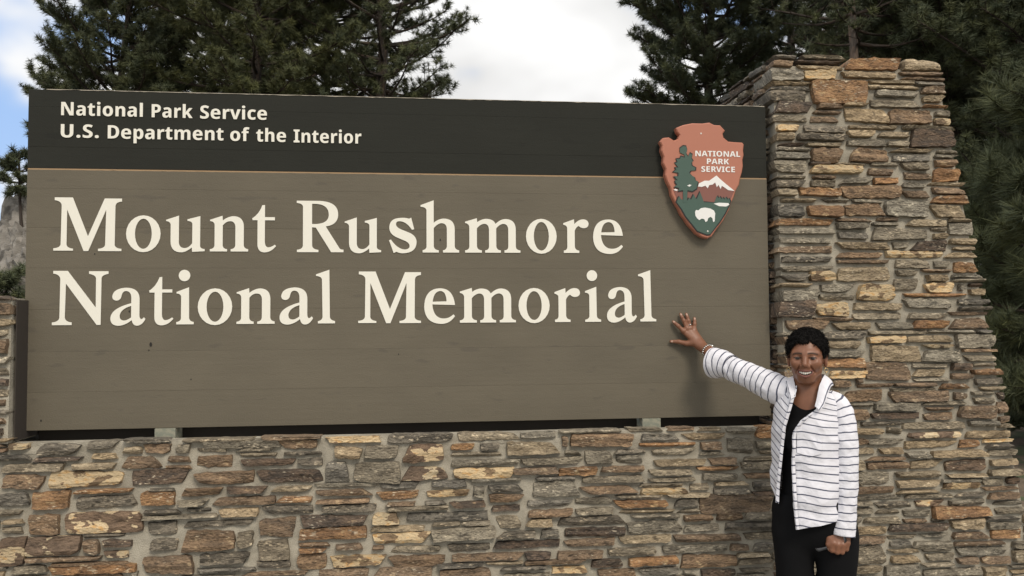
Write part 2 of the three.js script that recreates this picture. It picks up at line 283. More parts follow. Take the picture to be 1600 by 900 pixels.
{ // the tall battered pier on the right
  const U = 3.75, root = thing('stone_pillar', 'tall battered stone pillar to the right of the sign', 'pillar', atSign(U, 0, 0).toArray(), YAW), spare = {};
  const top = 2.862, uL = 3.22, right = (v) => 4.046 + 0.1465 * (2.9 - v), n0 = -0.62;
  mesh('mortar', mortarBody({ left: () => uL + 0.006 - U, right: (v) => right(v) - 0.02 - U, front: (v) => pierFront(v) - 0.002, back: n0, v0: 0, v1: top, seed: 5 }), MORTAR, root);
  const st = courses({ u0: 3.205, u1: 4.5, v0: 0.008, v1: 2.9, left: (v) => uL - 0.012 + 0.012 * noise(v * 31, 4), right: (v) => right(v) + 0.016 * noise(v * 28, 9) + 0.004, fixed: HEROES_PILLAR(), seed: 5, thick: () => 0, families: pillarMix });
  for (const s of st) { // end stones run back into the pier
    if (s.u - s.w / 2 < uL + 0.02) s.deep = 0.17; if (s.u + s.w / 2 > right(s.v) - 0.03) s.deep = 0.2; if (s.v > 2.83) s.deep = 0.2;
  }
  st.sort((a, b) => b.w * b.h - a.w * a.h); let n = 0;
  const behind = (s) => s.u > 3.27 && s.u < 3.5 && s.v < 1.35;
  lay(root, st, { place: (s) => [s.u - U, s.v, pierFront(s.v)], seen: (s) => s.v > 0.55 && !behind(s) && n++ < 280, batter: BAT, seed: 31, proud: [0.014, 0.019] }, spare);
  // the left flank, seen above the sign and in the gap beside it
  const fl = courses({ u0: 0, u1: 0.69, v0: 0.008, v1: 2.87, right: (v) => pierFront(v) - n0 - 0.05, seed: 8, families: () => [['G', 0.25], ['B', 0.35], ['D', 0.3], ['S', 0.1]] });
  lay(root, fl, { place: (s) => [uL + 0.006 - U, s.v, n0 + s.u], seen: (s) => s.v > 2.62, turnY: -Math.PI / 2, seed: 41, proud: [0.014, 0.022] }, spare);
  rest(root, spare);
}
{ // the lower pier at the left edge
  const U = -0.45, root = thing('stone_pillar', 'low stone pillar at the left end of the sign', 'pillar', atSign(U, 0, 0).toArray(), YAW), spare = {};
  const top = 1.80, front = (v) => 0.125 - BAT * (v - 1.2), uR = (v) => 0.012 - 0.01 * (v - 1.2);
  mesh('mortar', mortarBody({ left: () => -0.9 - U, right: (v) => uR(v) - 0.008 - U, front, back: -0.5, v0: 1.226, v1: top, seed: 9 }), MORTAR, root);
  const st = courses({ u0: -0.9, u1: 0.03, v0: 1.232, v1: 1.81, right: (v) => uR(v) + 0.002 + 0.006 * noise(v * 30, 3), seed: 17, thick: () => 0.6, families: wallMix });
  for (const s of st) if (s.u + s.w / 2 > -0.03) s.deep = 0.05;
  { const g = new THREE.BoxGeometry(0.004, 0.56, 0.42); mesh('dark_sheet', g, std([0.040, 0.032, 0.026], 0.8), root).position.set(0.012 - U, 1.512, -0.118); }  // thin dark sheet put over the mortar flank to make it dark
  lay(root, st, { place: (s) => [s.u - U, s.v, front(s.v)], seen: (s) => s.u > -0.3, batter: BAT, seed: 51, proud: [0.014, 0.022] }, spare);
  rest(root, spare);
}
// ---------------------------------------------------------------- the sign
function pathShapes(d) { // M L Q Z in font units; first loop is the outline, the others are holes or further outlines marked with +
  const shapes = []; let cur = null, x = 0, y = 0;
  const tok = d.match(/[MLQZ+]|-?[\d.]+/g); let i = 0, plus = false; const n = () => parseFloat(tok[i++]);
  while (i < tok.length) {
    const c = tok[i++];
    if (c === '+') plus = true;
    else if (c === 'M') { cur = shapes.length && !plus ? new THREE.Path() : new THREE.Shape(); if (cur.isShape || cur instanceof THREE.Shape) shapes.push(cur); else shapes[shapes.length - 1].holes.push(cur); plus = false; x = n(); y = n(); cur.moveTo(x, y); }
    else if (c === 'L') { x = n(); y = n(); cur.lineTo(x, y); }
    else if (c === 'Q') { const a = n(), b = n(); x = n(); y = n(); cur.quadraticCurveTo(a, b, x, y); }
  }
  return shapes;
}
const ellipseHole = (cx, cy, rx, ry) => { const p = new THREE.Path(); p.absellipse(cx, cy, rx, ry, 0, Math.PI * 2); return p; };
const ellipseShape = (cx, cy, rx, ry) => { const p = new THREE.Shape(); p.absellipse(cx, cy, rx, ry, 0, Math.PI * 2); return p; };
const GLYPH = { // [shapes, metres per unit up, units wide]
  M: [() => pathShapes('M5 324 L115 324 L210 89 L310 320 L416 320 L416 302 Q378 300 376 272 L374 40 Q376 16 416 14 L416 0 L273 0 L273 14 Q314 16 316 40 L320 252 L213 0 L185 0 L81 252 L80 40 Q82 18 120 14 L120 2 L1 2 L1 16 Q42 18 45 42 L48 275 Q46 302 5 307 Z'), 0.000687, 416],
  o: [() => { const s = ellipseShape(106, 106, 106, 112); s.holes.push(ellipseHole(106, 106, 52, 92)); return [s]; }, 0.00069, 212],
  u: [() => pathShapes('M0 184 L0 192 L78 218 L78 56 Q80 18 118 20 Q140 22 160 50 L160 168 Q158 184 130 186 L130 196 L208 216 L208 32 Q210 16 236 14 L236 1 L160 -3 L158 24 Q122 -6 93 -6 Q28 -6 28 64 L28 158 Q28 182 0 184 Z'), 0.00069, 238],
  n: [() => pathShapes('M0 186 L0 194 L75 219 L77 190 Q112 217 145 217 Q205 214 205 150 L205 40 Q206 18 232 14 L232 0 L126 0 L126 14 Q152 16 154 40 L154 150 Q152 186 122 186 Q98 186 77 160 L77 40 Q78 16 104 14 L104 0 L0 0 L0 14 Q28 16 28 40 L28 160 Q28 184 0 186 Z'), 0.00069, 234],
  t: [() => pathShapes('M0 204 Q40 228 60 284 L76 286 L76 211 L136 211 L136 192 L76 192 L76 60 Q78 24 100 26 Q118 28 136 42 L144 34 Q112 -6 72 -5 Q32 -3 32 48 L32 192 L2 192 Z'), 0.000695, 144],
  R: [() => pathShapes('M2 314 L140 314 Q254 310 254 232 Q254 168 178 158 L264 22 Q270 16 287 16 L287 0 L212 0 L118 150 L95 152 L96 40 Q98 18 134 14 L134 0 L4 0 L4 14 Q38 18 40 40 L40 276 Q38 298 2 300 Z M95 296 L95 172 Q198 168 197 232 Q194 296 110 296 Z'), 0.000702, 287],
  s: [() => pathShapes('M2 74 L30 -4 L46 4 Q70 -8 98 -4 Q168 2 168 66 Q166 104 120 122 L76 140 Q42 154 44 176 Q48 192 70 190 Q110 186 140 138 L154 142 L136 212 L122 206 Q96 214 66 210 Q4 206 4 150 Q4 112 48 92 L100 70 Q128 56 126 36 Q120 16 92 18 Q50 24 14 78 Z'), 0.000712, 170],
  h: [() => pathShapes('M0 280 L0 290 L80 320 L80 182 Q112 210 148 208 Q208 204 208 142 L208 40 Q209 18 235 14 L235 0 L136 0 L136 14 Q158 16 160 40 L160 146 Q158 180 126 180 Q104 178 80 150 L80 40 Q82 16 110 14 L110 0 L12 0 L12 14 Q36 18 36 40 L36 258 Q34 278 0 280 Z'), 0.000712, 235],
  m: [() => pathShapes('M0 180 L0 188 L72 210 L74 186 Q106 208 134 206 Q174 204 186 176 Q220 208 252 206 Q310 202 310 140 L310 40 Q310 16 338 14 L338 0 L240 0 L240 14 Q264 16 264 40 L264 142 Q262 176 234 176 Q210 174 190 148 L190 40 Q192 16 218 14 L218 0 L122 0 L122 14 Q146 16 146 40 L146 142 Q144 176 116 176 Q94 174 72 148 L72 40 Q74 16 102 14 L102 0 L0 0 L0 14 Q26 16 26 40 L26 152 Q26 176 0 180 Z'), 0.00072, 338],
  r: [() => pathShapes('M0 172 L0 182 L66 206 L68 176 Q94 206 124 206 Q154 204 156 178 Q154 152 124 152 Q104 154 96 166 Q80 160 70 136 L70 40 Q72 16 97 14 L97 0 L2 0 L2 14 Q24 16 24 40 L24 150 Q24 168 0 172 Z'), 0.000726, 156],
  e: [() => pathShapes('M182 106 L48 110 Q54 30 110 26 Q146 24 172 50 L182 40 Q150 -8 98 -6 Q2 -2 0 98 Q4 206 96 206 Q172 204 182 106 Z M50 126 L132 128 Q130 190 94 190 Q56 186 50 126 Z'), 0.000727, 182],
  N: [() => pathShapes('M5 326 L92 326 L265 104 L265 280 Q262 302 222 308 L222 324 L340 324 L340 308 Q300 302 298 280 L296 0 L272 0 L82 250 L78 46 Q80 20 120 16 L120 0 L1 0 L1 16 Q44 20 46 46 L48 276 Q46 304 5 310 Z'), 0.000687, 340],
  a: [() => pathShapes('M10 168 Q12 148 36 146 Q62 148 66 176 Q72 204 94 204 Q124 202 126 164 L126 130 Q-2 98 0 36 Q2 -6 52 -6 Q90 -4 130 28 Q136 -8 166 -6 Q196 -2 213 34 L204 44 Q192 30 184 34 Q176 40 176 60 L176 152 Q176 222 96 224 Q12 220 10 168 Z M126 114 L126 44 Q96 22 76 26 Q54 30 56 56 Q62 96 126 114 Z'), 0.000687, 213],
  i: [() => [...pathShapes('M0 188 L0 198 L75 226 L77 40 Q78 18 105 14 L105 0 L0 0 L0 14 Q28 18 28 40 L28 166 Q28 186 0 188 Z'), ellipseShape(47, 298, 35, 35)], 0.000687, 105],
  l: [() => pathShapes('M0 288 L0 298 L80 326 L84 40 Q86 18 115 14 L115 0 L12 0 L12 14 Q38 18 40 40 L36 264 Q34 286 0 288 Z'), 0.000703, 115],
};
const U0 = 1.595;
const sign = thing('entrance_sign', 'large brown and charcoal wooden entrance sign with cream serif lettering, resting on the stone wall', 'sign', atSign(U0, 0, 0).toArray(), YAW);
{
  const paint = (a, b, seed) => tex(1024, (x, y) => {
    const n = fbm(x * 3, y * 5, seed, 5), grain = fbm(x * 5, y * 120, seed + 3, 3), s = smooth(fbm(x * 9, y * 26, seed + 7, 4), 0.22, 0.4), g = noise(x * 300, y * 300, seed);
    return tone(mix3(a, b, s * 0.6), 1 + 0.20 * n + 0.035 * grain + 0.05 * g);
  });
  const wood = tex(1024, (x, y) => 0.5 + 0.12 * fbm(x * 4, y * 90, 5, 4) + 0.20 * fbm(x * 24, y * 40, 7, 3) + 0.12 * noise(x * 260, y * 260, 2), false);
  const BROWN = std(0xffffff, 0.75, { map: paint([0.120, 0.103, 0.072], [0.092, 0.079, 0.059], 2), bumpMap: wood, bumpScale: 0.0022 });
  const DARK = new THREE.MeshPhysicalMaterial({ roughness: 0.85, specularIntensity: 0.45, map: paint([0.0232, 0.0238, 0.0192], [0.0185, 0.0188, 0.0158], 8), bumpMap: wood, bumpScale: 0.002 });
  const TAN = std([0.36, 0.24, 0.135], 0.8), CREAM = std([0.80, 0.775, 0.68], 0.6), BARE = std([0.40, 0.36, 0.29], 0.9);
  const W = 3.188, T = 0.064, rnd = rngOf(4);
  // a board with eased edges, its front at n = f
  const board = (v0, v1, mat, f) => {
    const c = 0.0005, s = new THREE.Shape([[-T, v0], [f - c, v0], [f, v0 + c], [f, v1 - c], [f - c, v1], [-T, v1]].map(([n, v]) => new THREE.Vector2(n, v)));
    const pos = [], uv = [], idx = [], P = s.getPoints(), K = 64, ou = rnd() * 4, wob = (u, n, v) => (n > -0.02 ? 0.0007 * noise(u * 2.2, v * 9, 5) : 0);
    for (let k = 0; k < P.length; k++) { // flat strips, one per side of the profile
      const a = P[k], b = P[(k + 1) % P.length], o = pos.length / 3;
      for (let i = 0; i <= K; i++) { const u = (i / K) * W; for (const q of [a, b]) { pos.push(u - U0, q.y, q.x + wob(u, q.x, q.y)); uv.push(u / 1.3 + ou, (q.y + q.x) / 1.3); } }
      for (let i = 0; i < K; i++) { const q = o + i * 2; idx.push(q, q + 2, q + 1, q + 2, q + 3, q + 1); }
    }
    for (const [u, flip] of [[0, 1], [W, 0]]) { const o = pos.length / 3; for (const q of P) { pos.push(u - U0, q.y, q.x); uv.push(q.x / 1.3, q.y / 1.3); } for (let k = 1; k < P.length - 1; k++) flip ? idx.push(o, o + k + 1, o + k) : idx.push(o, o + k, o + k + 1); }
    return mesh('board', geoOf(pos, idx, uv), mat, sign);
  };
  const rows = [1.26, 1.415, 1.58, 1.755, 1.926, 2.094, 2.257, 2.3342];
  for (let i = 0; i < rows.length - 1; i++) board(rows[i] + 0.0001, rows[i + 1] - 0.0001, BROWN, -0.001 + (i % 2 ? 0.0003 : 0) + rnd() * 0.0002);
  const dk = [2.341, 2.43, 2.598, 2.67];
  for (let i = 0; i < dk.length - 1; i++) board(dk[i] + 0.0001, dk[i + 1] - 0.0001, DARK, -0.001 + (i % 2 ? 0.0003 : 0));
  { // the raw strip between the two colours, its lower edge ragged
    const n = 160, pos = [], uv = [], idx = [];
    for (let i = 0; i <= n; i++) { const u = (i / n) * (W - 0.002) + 0.001, r = 0.0012 * noise(u * 40, 3) + 0.001 * noise(u * 110, 7); for (const [v, q] of [[2.3345 + r, -0.02], [2.3345 + r, -0.0025], [2.3405, -0.0025], [2.3405, -0.02]]) { pos.push(u - U0, v, q); uv.push(u, v); } }
    for (let i = 0; i < n; i++) for (let k = 0; k < 3; k++) { const a = i * 4 + k; idx.push(a, a + 4, a + 1, a + 4, a + 5, a + 1); }
    mesh('strip', toCreasedNormals(geoOf(pos, idx, uv), 0.6), TAN, sign);
  }
  { // worn top edge: pale bare wood showing along the arris
    const n = 200, pos = [], idx = []; for (let i = 0; i <= n; i++) { const u = 0.07 + (i / n) * (W - 0.075), h = Math.max(0.0006, 0.0022 + 0.003 * noise(u * 14, 2) + 0.002 * noise(u * 60, 5)); for (const [v, q] of [[2.672 - h, 0.0006], [2.6722, 0.0006], [2.6722, -0.05]]) pos.push(u - U0, v, q); }
    for (let i = 0; i < n; i++) for (let k = 0; k < 2; k++) { const a = i * 3 + k; idx.push(a, a + 3, a + 1, a + 3, a + 4, a + 1); }
    mesh('worn_edge', toCreasedNormals(geoOf(pos, idx), 0.5), BARE, sign);
  }
  const CHIP = std([0.02, 0.018, 0.015], 0.9); // chips and knots in the paint
  for (const [u, v, r] of [[0.497, 1.607, 0.008], [0.49, 1.583, 0.003], [0.27, 1.985, 0.003], [0.41, 1.745, 0.004], [0.07, 1.30, 0.004], [0.66, 1.46, 0.003], [1.7, 2.05, 0.004], [1.52, 1.555, 0.003]]) { const g = new THREE.CylinderGeometry(r, r, 0.001, 7).rotateX(Math.PI / 2).scale(0.7, 1.2, 1); g.translate(u - U0, v, 0.0002); mesh('paint_chip', g, CHIP, sign); }
  // lettering
  const cut = (shapes, depth, seg = 8) => new THREE.ExtrudeGeometry(shapes, { depth, bevelEnabled: false, curveSegments: seg });
  const line = (v, list) => { for (const [c, a, b] of list) { const [make, up, wide] = GLYPH[c], g = cut(make(), 0.0020, 12); g.scale((b - a) / wide, up, 1); g.translate(a - U0, v, 0); mesh('letter', g, CREAM, sign).position.z = 0.0004; } };
  line(1.9965, [['M', 0.107, 0.376], ['o', 0.394, 0.532], ['u', 0.554, 0.712], ['n', 0.732, 0.890], ['t', 0.905, 1.004]]);
  line(1.9945, [['R', 1.088, 1.286], ['u', 1.291, 1.447], ['s', 1.478, 1.599], ['h', 1.615, 1.782], ['m', 1.808, 2.051], ['o', 2.076, 2.213], ['r', 2.243, 2.357], ['e', 2.377, 2.512]]);
  line(1.690, [['N', 0.106, 0.326], ['a', 0.336, 0.475], ['t', 0.489, 0.587], ['i', 0.599, 0.669], ['o', 0.685, 0.825], ['n', 0.843, 1.001], ['a', 1.020, 1.159], ['l', 1.171, 1.251]]);
  line(1.689, [['M', 1.348, 1.616], ['e', 1.630, 1.763], ['m', 1.784, 2.029], ['o', 2.041, 2.179], ['r', 2.201, 2.315], ['i', 2.338, 2.409], ['a', 2.436, 2.572], ['l', 2.579, 2.660]]);
  const font = await new FontLoader().loadAsync('fonts/droid/droid_sans_bold.typeface.json');
  const word = (text, a, b, v, cap, mat, parent, z, depth, name) => {
    const g = cut(font.generateShapes(text, 1), depth, 5); g.computeBoundingBox(); const bb = g.boundingBox, c = cut(font.generateShapes('N', 1), 0.1); c.computeBoundingBox();
    g.translate(-bb.min.x, 0, 0); g.scale((b - a) / (bb.max.x - bb.min.x), cap / (c.boundingBox.max.y - c.boundingBox.min.y), 1); g.translate(a - U0, v, z);
    return mesh(name, g, mat, parent);
  };
  for (const [t, a, b, v] of [['National', 0.130, 0.455, 2.563], ['Park', 0.491, 0.657, 2.562], ['Service', 0.688, 0.963, 2.561], ['U.S.', 0.130, 0.280, 2.470], ['Department', 0.316, 0.784, 2.469], ['of', 0.812, 0.891, 2.468], ['the', 0.919, 1.043, 2.467], ['Interior', 1.075, 1.361, 2.466]]) word(t, a, b, v, 0.0555, CREAM, sign, 0.0004, 0.0028, 'word');

  // the arrowhead emblem, drawn in units of 0.7 mm about its middle
  const EX = 2.8703, EY = 2.3167, kx = 0.000725, ky = 0.000705, base = mesh('arrowhead_emblem', emblemBody(), std([0.42, 0.160, 0.100], 0.5), sign);
  base.userData.label = 'terracotta arrowhead emblem with tree, mountain and bison';
  function pts(list) { return list.map(([x, y]) => new THREE.Vector2((x - 400) * kx, (460 - y) * ky)); }
  function emblemBody() {
    const right = [[235, 125], [280, 105], [340, 92], [405, 92], [450, 85], [480, 100], [520, 102], [550, 135], [535, 155], [540, 180], [570, 205], [610, 208], [660, 210], [670, 222], [665, 260], [668, 290], [660, 320], [662, 360], [655, 400], [642, 440], [635, 480], [612, 520], [600, 560], [578, 605], [568, 640], [545, 680], [530, 710], [503, 745], [480, 775], [452, 815], [425, 828]];
    const leftSide = [[390, 818], [355, 795], [335, 770], [308, 742], [285, 705], [262, 675], [245, 635], [222, 598], [200, 548], [195, 508], [175, 468], [162, 425], [168, 390], [150, 350], [155, 310], [140, 270], [145, 240], [132, 215], [152, 190], [190, 185], [222, 205], [248, 195], [258, 170], [242, 150]];
    const s = new THREE.Shape(pts([...right, ...leftSide]));
    const g = new THREE.ExtrudeGeometry(s, { depth: 0.028, bevelEnabled: true, bevelThickness: 0.005, bevelSize: 0.0045, bevelOffset: -0.0045, bevelSegments: 1 });
    g.translate(EX - U0, EY, 0.009); return toCreasedNormals(g, 0.3);
  }
  const top = 0.042, layer = (name, list, mat, z, depth = 0.0022) => { const g = cut(Array.isArray(list[0]) ? [new THREE.Shape(pts(list))] : list, depth); g.translate(EX - U0, EY, top + z); return mesh(name, g, mat, base); };
  const GREEN = std([0.052, 0.098, 0.075], 0.6), INK = std([0.012, 0.013, 0.012], 0.6), PLUM = std([0.215, 0.085, 0.064], 0.6), WHITE = std([0.80, 0.79, 0.76], 0.55);
  layer('mountain', [[212, 520], [240, 522], [300, 515], [375, 505], [400, 490], [487, 432], [540, 480], [600, 524], [575, 580], [545, 600], [240, 590]], PLUM, -0.0006);
  layer('snow_cap', [[487, 426], [510, 448], [540, 474], [602, 524], [560, 518], [535, 500], [520, 492], [512, 512], [500, 486], [488, 500], [478, 470], [462, 484], [440, 488], [430, 508], [415, 492], [392, 500], [368, 498], [375, 478], [410, 460], [440, 460]], WHITE, 0.0018, 0.0012);
  const meadow = [[232, 600], [240, 575], [250, 560], [258, 580], [300, 588], [312, 570], [322, 584], [340, 548], [355, 580], [362, 572], [380, 532], [405, 598], [470, 600], [488, 555], [496, 572], [506, 560], [516, 578], [524, 564], [534, 580], [544, 562], [554, 582], [562, 568], [572, 590], [560, 622], [535, 668], [505, 715], [470, 760], [440, 800], [420, 802], [360, 780], [330, 740], [290, 690], [262, 640]];
  const grow = (list, k) => { const cx = list.reduce((s, p) => s + p[0], 0) / list.length, cy = list.reduce((s, p) => s + p[1], 0) / list.length; return list.map(([x, y]) => { const l = Math.hypot(x - cx, y - cy); return [x + ((x - cx) / l) * k, y + ((y - cy) / l) * k]; }); };
  layer('outline', grow(meadow, 8), INK, 0.0002); layer('meadow', meadow, GREEN, 0.0012);
  const tree = [[272, 600], [272, 522], [240, 528], [250, 510], [216, 500], [236, 488], [226, 474], [222, 458], [240, 462], [216, 432], [244, 436], [246, 412], [212, 408], [232, 392], [226, 378], [246, 380], [224, 352], [240, 346], [232, 326], [256, 324], [262, 308], [286, 316], [284, 296], [256, 284], [256, 258], [276, 242], [296, 244], [302, 268], [296, 292], [306, 310], [318, 286], [334, 296], [328, 322], [338, 338], [326, 348], [330, 368], [352, 378], [350, 396], [320, 398], [312, 412], [330, 430], [344, 436], [350, 458], [368, 466], [362, 488], [358, 510], [330, 528], [300, 522], [296, 600]];
  layer('outline', grow(tree, 8), INK, 0.0024, 0.0008); layer('pine', tree, GREEN, 0.0030, 0.0012);
  layer('lake', [[465, 606], [500, 600], [560, 602], [566, 612], [545, 624], [500, 622]], WHITE, 0.0036, 0.0008);
  layer('snow_patch', [[212, 520], [226, 514], [242, 522], [230, 528]], WHITE, 0.0020, 0.0008);
  layer('snow_patch', [[298, 494], [314, 486], [326, 490], [314, 500]], WHITE, 0.0044, 0.0006);
  layer('bison', [[346, 660], [352, 648], [368, 650], [384, 636], [410, 632], [444, 638], [466, 650], [474, 668], [472, 690], [470, 718], [460, 724], [456, 700], [444, 690], [428, 700], [424, 716], [412, 724], [404, 706], [388, 702], [372, 712], [358, 700], [348, 684]], WHITE, 0.0036, 0.0012);
  for (const [t, a, b, v] of [['NATIONAL', 355, 642, 304], ['PARK', 428, 570, 353], ['SERVICE', 392, 607, 403]]) word(t, EX + (a - 400) * kx, EX + (b - 400) * kx, EY + (460 - v) * ky, 35 * ky, WHITE, base, top + 0.0004, 0.0014, 'lettering');
  for (const [x, y] of [[394, 158], [425, 783]]) { const g = new THREE.SphereGeometry(0.0042, 10, 6).scale(1, 1, 0.5); g.translate(EX - U0 + (x - 400) * kx, EY + (460 - y) * ky, top + (y > 500 ? 0.0035 : 0)); mesh('screw', g, std([0.65, 0.62, 0.56], 0.4), base); }
  // what carries it: two grey blocks on the wall, and a dark beam set back
  const blockMat = std(0xffffff, 0.9, { map: tex(128, (x, y) => tone(mix3([0.30, 0.29, 0.22], [0.22, 0.23, 0.18], smooth(fbm(x * 4, y * 4, 3), -0.2, 0.2)), 1 + 0.3 * noise(x * 50, y * 50, 1))) });
  for (const u of [0.560, 2.631]) { const g = new THREE.BoxGeometry(0.082, 0.068, 0.10); mesh('support_block', g, blockMat, sign).position.set(u - U0, 1.2245, -0.042); }
  mesh('beam', new THREE.BoxGeometry(W - 0.03, 0.066, 0.1), std([0.035, 0.03, 0.025], 0.95), sign).position.set(0, 1.2245, -0.15);
  for (const u of [0.35, 1.6, 2.85]) { const g = new THREE.BoxGeometry(0.09, 1.36, 0.09); mesh('post', g, std([0.06, 0.05, 0.04], 0.9), sign).position.set(u - U0, 1.94, -0.112); }
}
// ---------------------------------------------------------------- pines, rock, undergrowth
const BARK = std(0xffffff, 0.95, { map: tex(256, (x, y) => { const n = fbm(x * 10, y * 4, 4, 5), p = fbm(x * 22, y * 9, 8, 4); return tone(mix3([0.050, 0.040, 0.033], [0.085, 0.060, 0.044], smooth(n, -0.1, 0.2)), 1 + 0.8 * p); }), bumpMap: tex(256, (x, y) => 0.5 + 0.7 * fbm(x * 16, y * 6, 6, 4), false), bumpScale: 0.03 });
const PALE = BARK.clone(); PALE.color.setRGB(2.4, 2.5, 2.6);
const NEEDLE = new THREE.MeshStandardMaterial({ color: 0xffffff, roughness: 0.75, side: THREE.DoubleSide });
function tuftGeo(len, n, wide, seed, open = 1.25) { // a spray of needles about +y
  const rnd = rngOf(seed), pos = [], idx = [], d = new THREE.Vector3(), s = new THREE.Vector3(), p = new THREE.Vector3();
  for (let i = 0; i < n; i++) {
    const a = rnd() * 6.283, t = open * Math.sqrt(rnd()), l = len * (0.7 + 0.45 * rnd()), r0 = rnd() * len * 0.55;
    d.set(Math.sin(t) * Math.cos(a), Math.cos(t), Math.sin(t) * Math.sin(a)); s.set(rnd() - 0.5, rnd() - 0.5, rnd() - 0.5).cross(d).normalize().multiplyScalar(wide / 2);
    p.set(0, -r0, 0); const o = pos.length / 3;
    pos.push(p.x - s.x, p.y - s.y, p.z - s.z, p.x + s.x, p.y + s.y, p.z + s.z, p.x + d.x * l, p.y + d.y * l - l * 0.12 * t, p.z + d.z * l); idx.push(o, o + 1, o + 2);
  }
  return geoOf(pos, idx);
}
function limb(out, pts, r0, r1, sides = 5) { // a tapered branch through the points
  const c = new THREE.CatmullRomCurve3(pts), n = Math.max(2, pts.length * 2), g = new THREE.TubeGeometry(c, n, 1, sides, false), p = g.attributes.position, q = new THREE.Vector3(), o = new THREE.Vector3();
  for (let i = 0; i <= n; i++) { c.getPointAt(i / n, o); const r = lerp(r0, r1, i / n); for (let j = 0; j <= sides; j++) { const k = i * (sides + 1) + j; q.fromBufferAttribute(p, k).sub(o).multiplyScalar(r).add(o); p.setXYZ(k, q.x, q.y, q.z); } }
  const uv = g.attributes.uv; for (let i = 0; i < uv.count; i++) uv.setXY(i, uv.getY(i) * Math.max(0.3, r0 * 6), uv.getX(i) * c.getLength() * 0.8);
  g.computeVertexNormals(); out.push(g);
}
const TUFT = [tuftGeo(0.125, 46, 0.0095, 1, 1.5), tuftGeo(0.17, 54, 0.0055, 2, 1.35)];
function pine({ label, x, z, height, from, radius, widest = 0.35, trunk = 0.17, density = 1, seed, hue = 0, tuft = 0, size = 1, lean = [0, 0], gap = 0.27, sub = 1, bark = BARK }) {
  const rnd = rngOf(seed), t = thing('pine_tree', label, 'tree', [x, hill(x, z) - 0.05, z], rnd() * 6), wood = [], stem = [], M = [], C = [], up = new THREE.Vector3(0, 1, 0), q = new THREE.Quaternion(), m4 = new THREE.Matrix4();
  const axis = (h) => new THREE.Vector3(lean[0] * h + 0.12 * Math.sin(h * 0.7 + seed), h, lean[1] * h + 0.12 * Math.cos(h * 0.6 + seed));
  limb(stem, [0, 0.25, 0.5, 0.75, 1].map((k) => axis(k * height)), trunk, 0.02, 9);
  const cc = new THREE.Color();
  const addTuft = (p, d, s) => {
    q.setFromUnitVectors(up, d); m4.compose(p, q.clone().multiply(new THREE.Quaternion().setFromAxisAngle(up, rnd() * 6.28)), new THREE.Vector3(s, s, s)); M.push(m4.clone());
    const k = 0.75 + rnd() * 0.6, y = rnd(); cc.setRGB((0.062 + 0.030 * y + 0.018 * hue) * k, (0.080 + 0.022 * y + 0.010 * hue) * k, (0.048 - 0.006 * y - 0.012 * hue) * k); C.push(cc.r, cc.g, cc.b);
  };
  let turn = rnd() * 6;
  for (let h = from; h < height - 0.15; h += gap * (0.7 + rnd() * 0.6)) {
    const f = (h - from) / (height - from), prof = f < widest ? 0.62 + 0.38 * (f / widest) : Math.pow(1 - (f - widest) / (1 - widest), 0.75), n = 4 + (rnd() < 0.5 ? 1 : 0);
    for (let i = 0; i < n; i++) {
      turn += 2.4 + rnd() * 0.5; const L = radius * prof * (0.62 + rnd() * 0.5); if (L < 0.12) continue;
      const rise = lerp(-0.05, 0.95, f) + (rnd() - 0.5) * 0.55, dir = new THREE.Vector3(Math.cos(turn), 0, Math.sin(turn)), b0 = axis(h), P = [];
      for (const k of [0, 0.35, 0.7, 1]) P.push(b0.clone().addScaledVector(dir, L * k).add(new THREE.Vector3((rnd() - 0.5) * 0.12 * L * k, L * (rise * k - 0.22 * k + 0.34 * k * k), (rnd() - 0.5) * 0.12 * L * k)));
      limb(wood, P, 0.012 + 0.016 * L, 0.006, 5);
      const cv = new THREE.CatmullRomCurve3(P), side = new THREE.Vector3(-dir.z, 0, dir.x), ns = Math.max(2, Math.round(L / 0.105 * density * sub));
      for (let s = 0; s < ns; s++) {
        const k = 0.28 + 0.72 * ((s + rnd() * 0.7) / ns), p0 = cv.getPointAt(Math.min(1, k)), tg = cv.getTangentAt(Math.min(1, k));
        const l = (0.22 + 0.34 * rnd()) * (1.2 - 0.5 * k) * Math.min(1, 0.45 + L * 0.4), d = tg.clone().multiplyScalar(0.7).addScaledVector(side, (s % 2 ? 1 : -1) * (0.5 + rnd() * 0.6)).add(new THREE.Vector3(0, -0.15 + rnd() * 1.25, 0)).normalize();
        const e = p0.clone().addScaledVector(d, l); limb(wood, [p0, p0.clone().lerp(e, 0.5).add(new THREE.Vector3(0, -0.02, 0)), e], 0.008, 0.004, 3);
        for (const w of [1, 0.8, 0.6]) { if (w < 1 && rnd() > density) continue; addTuft(p0.clone().lerp(e, w), d.clone().add(new THREE.Vector3((rnd() - 0.5) * 0.7, 0.25 + rnd() * 0.3, (rnd() - 0.5) * 0.7)).normalize(), size * (0.9 + rnd() * 0.55)); }
      }
      addTuft(P[3], dir.clone().multiplyScalar(0.7).add(new THREE.Vector3(0, 0.6, 0)).normalize(), size * 1.05);
    }
  }
  addTuft(axis(height), up.clone(), size);
  mesh('trunk', mergeGeometries(stem), bark, t); kind(mesh('limbs', mergeGeometries(wood), BARK, t), 'stuff');
  const crown = new THREE.InstancedMesh(TUFT[tuft], NEEDLE, M.length); M.forEach((m, i) => crown.setMatrixAt(i, m));
  crown.instanceColor = new THREE.InstancedBufferAttribute(new Float32Array(C), 3); crown.name = 'crown'; crown.castShadow = crown.receiveShadow = true; t.add(crown); kind(crown, 'stuff');
  return t;
}
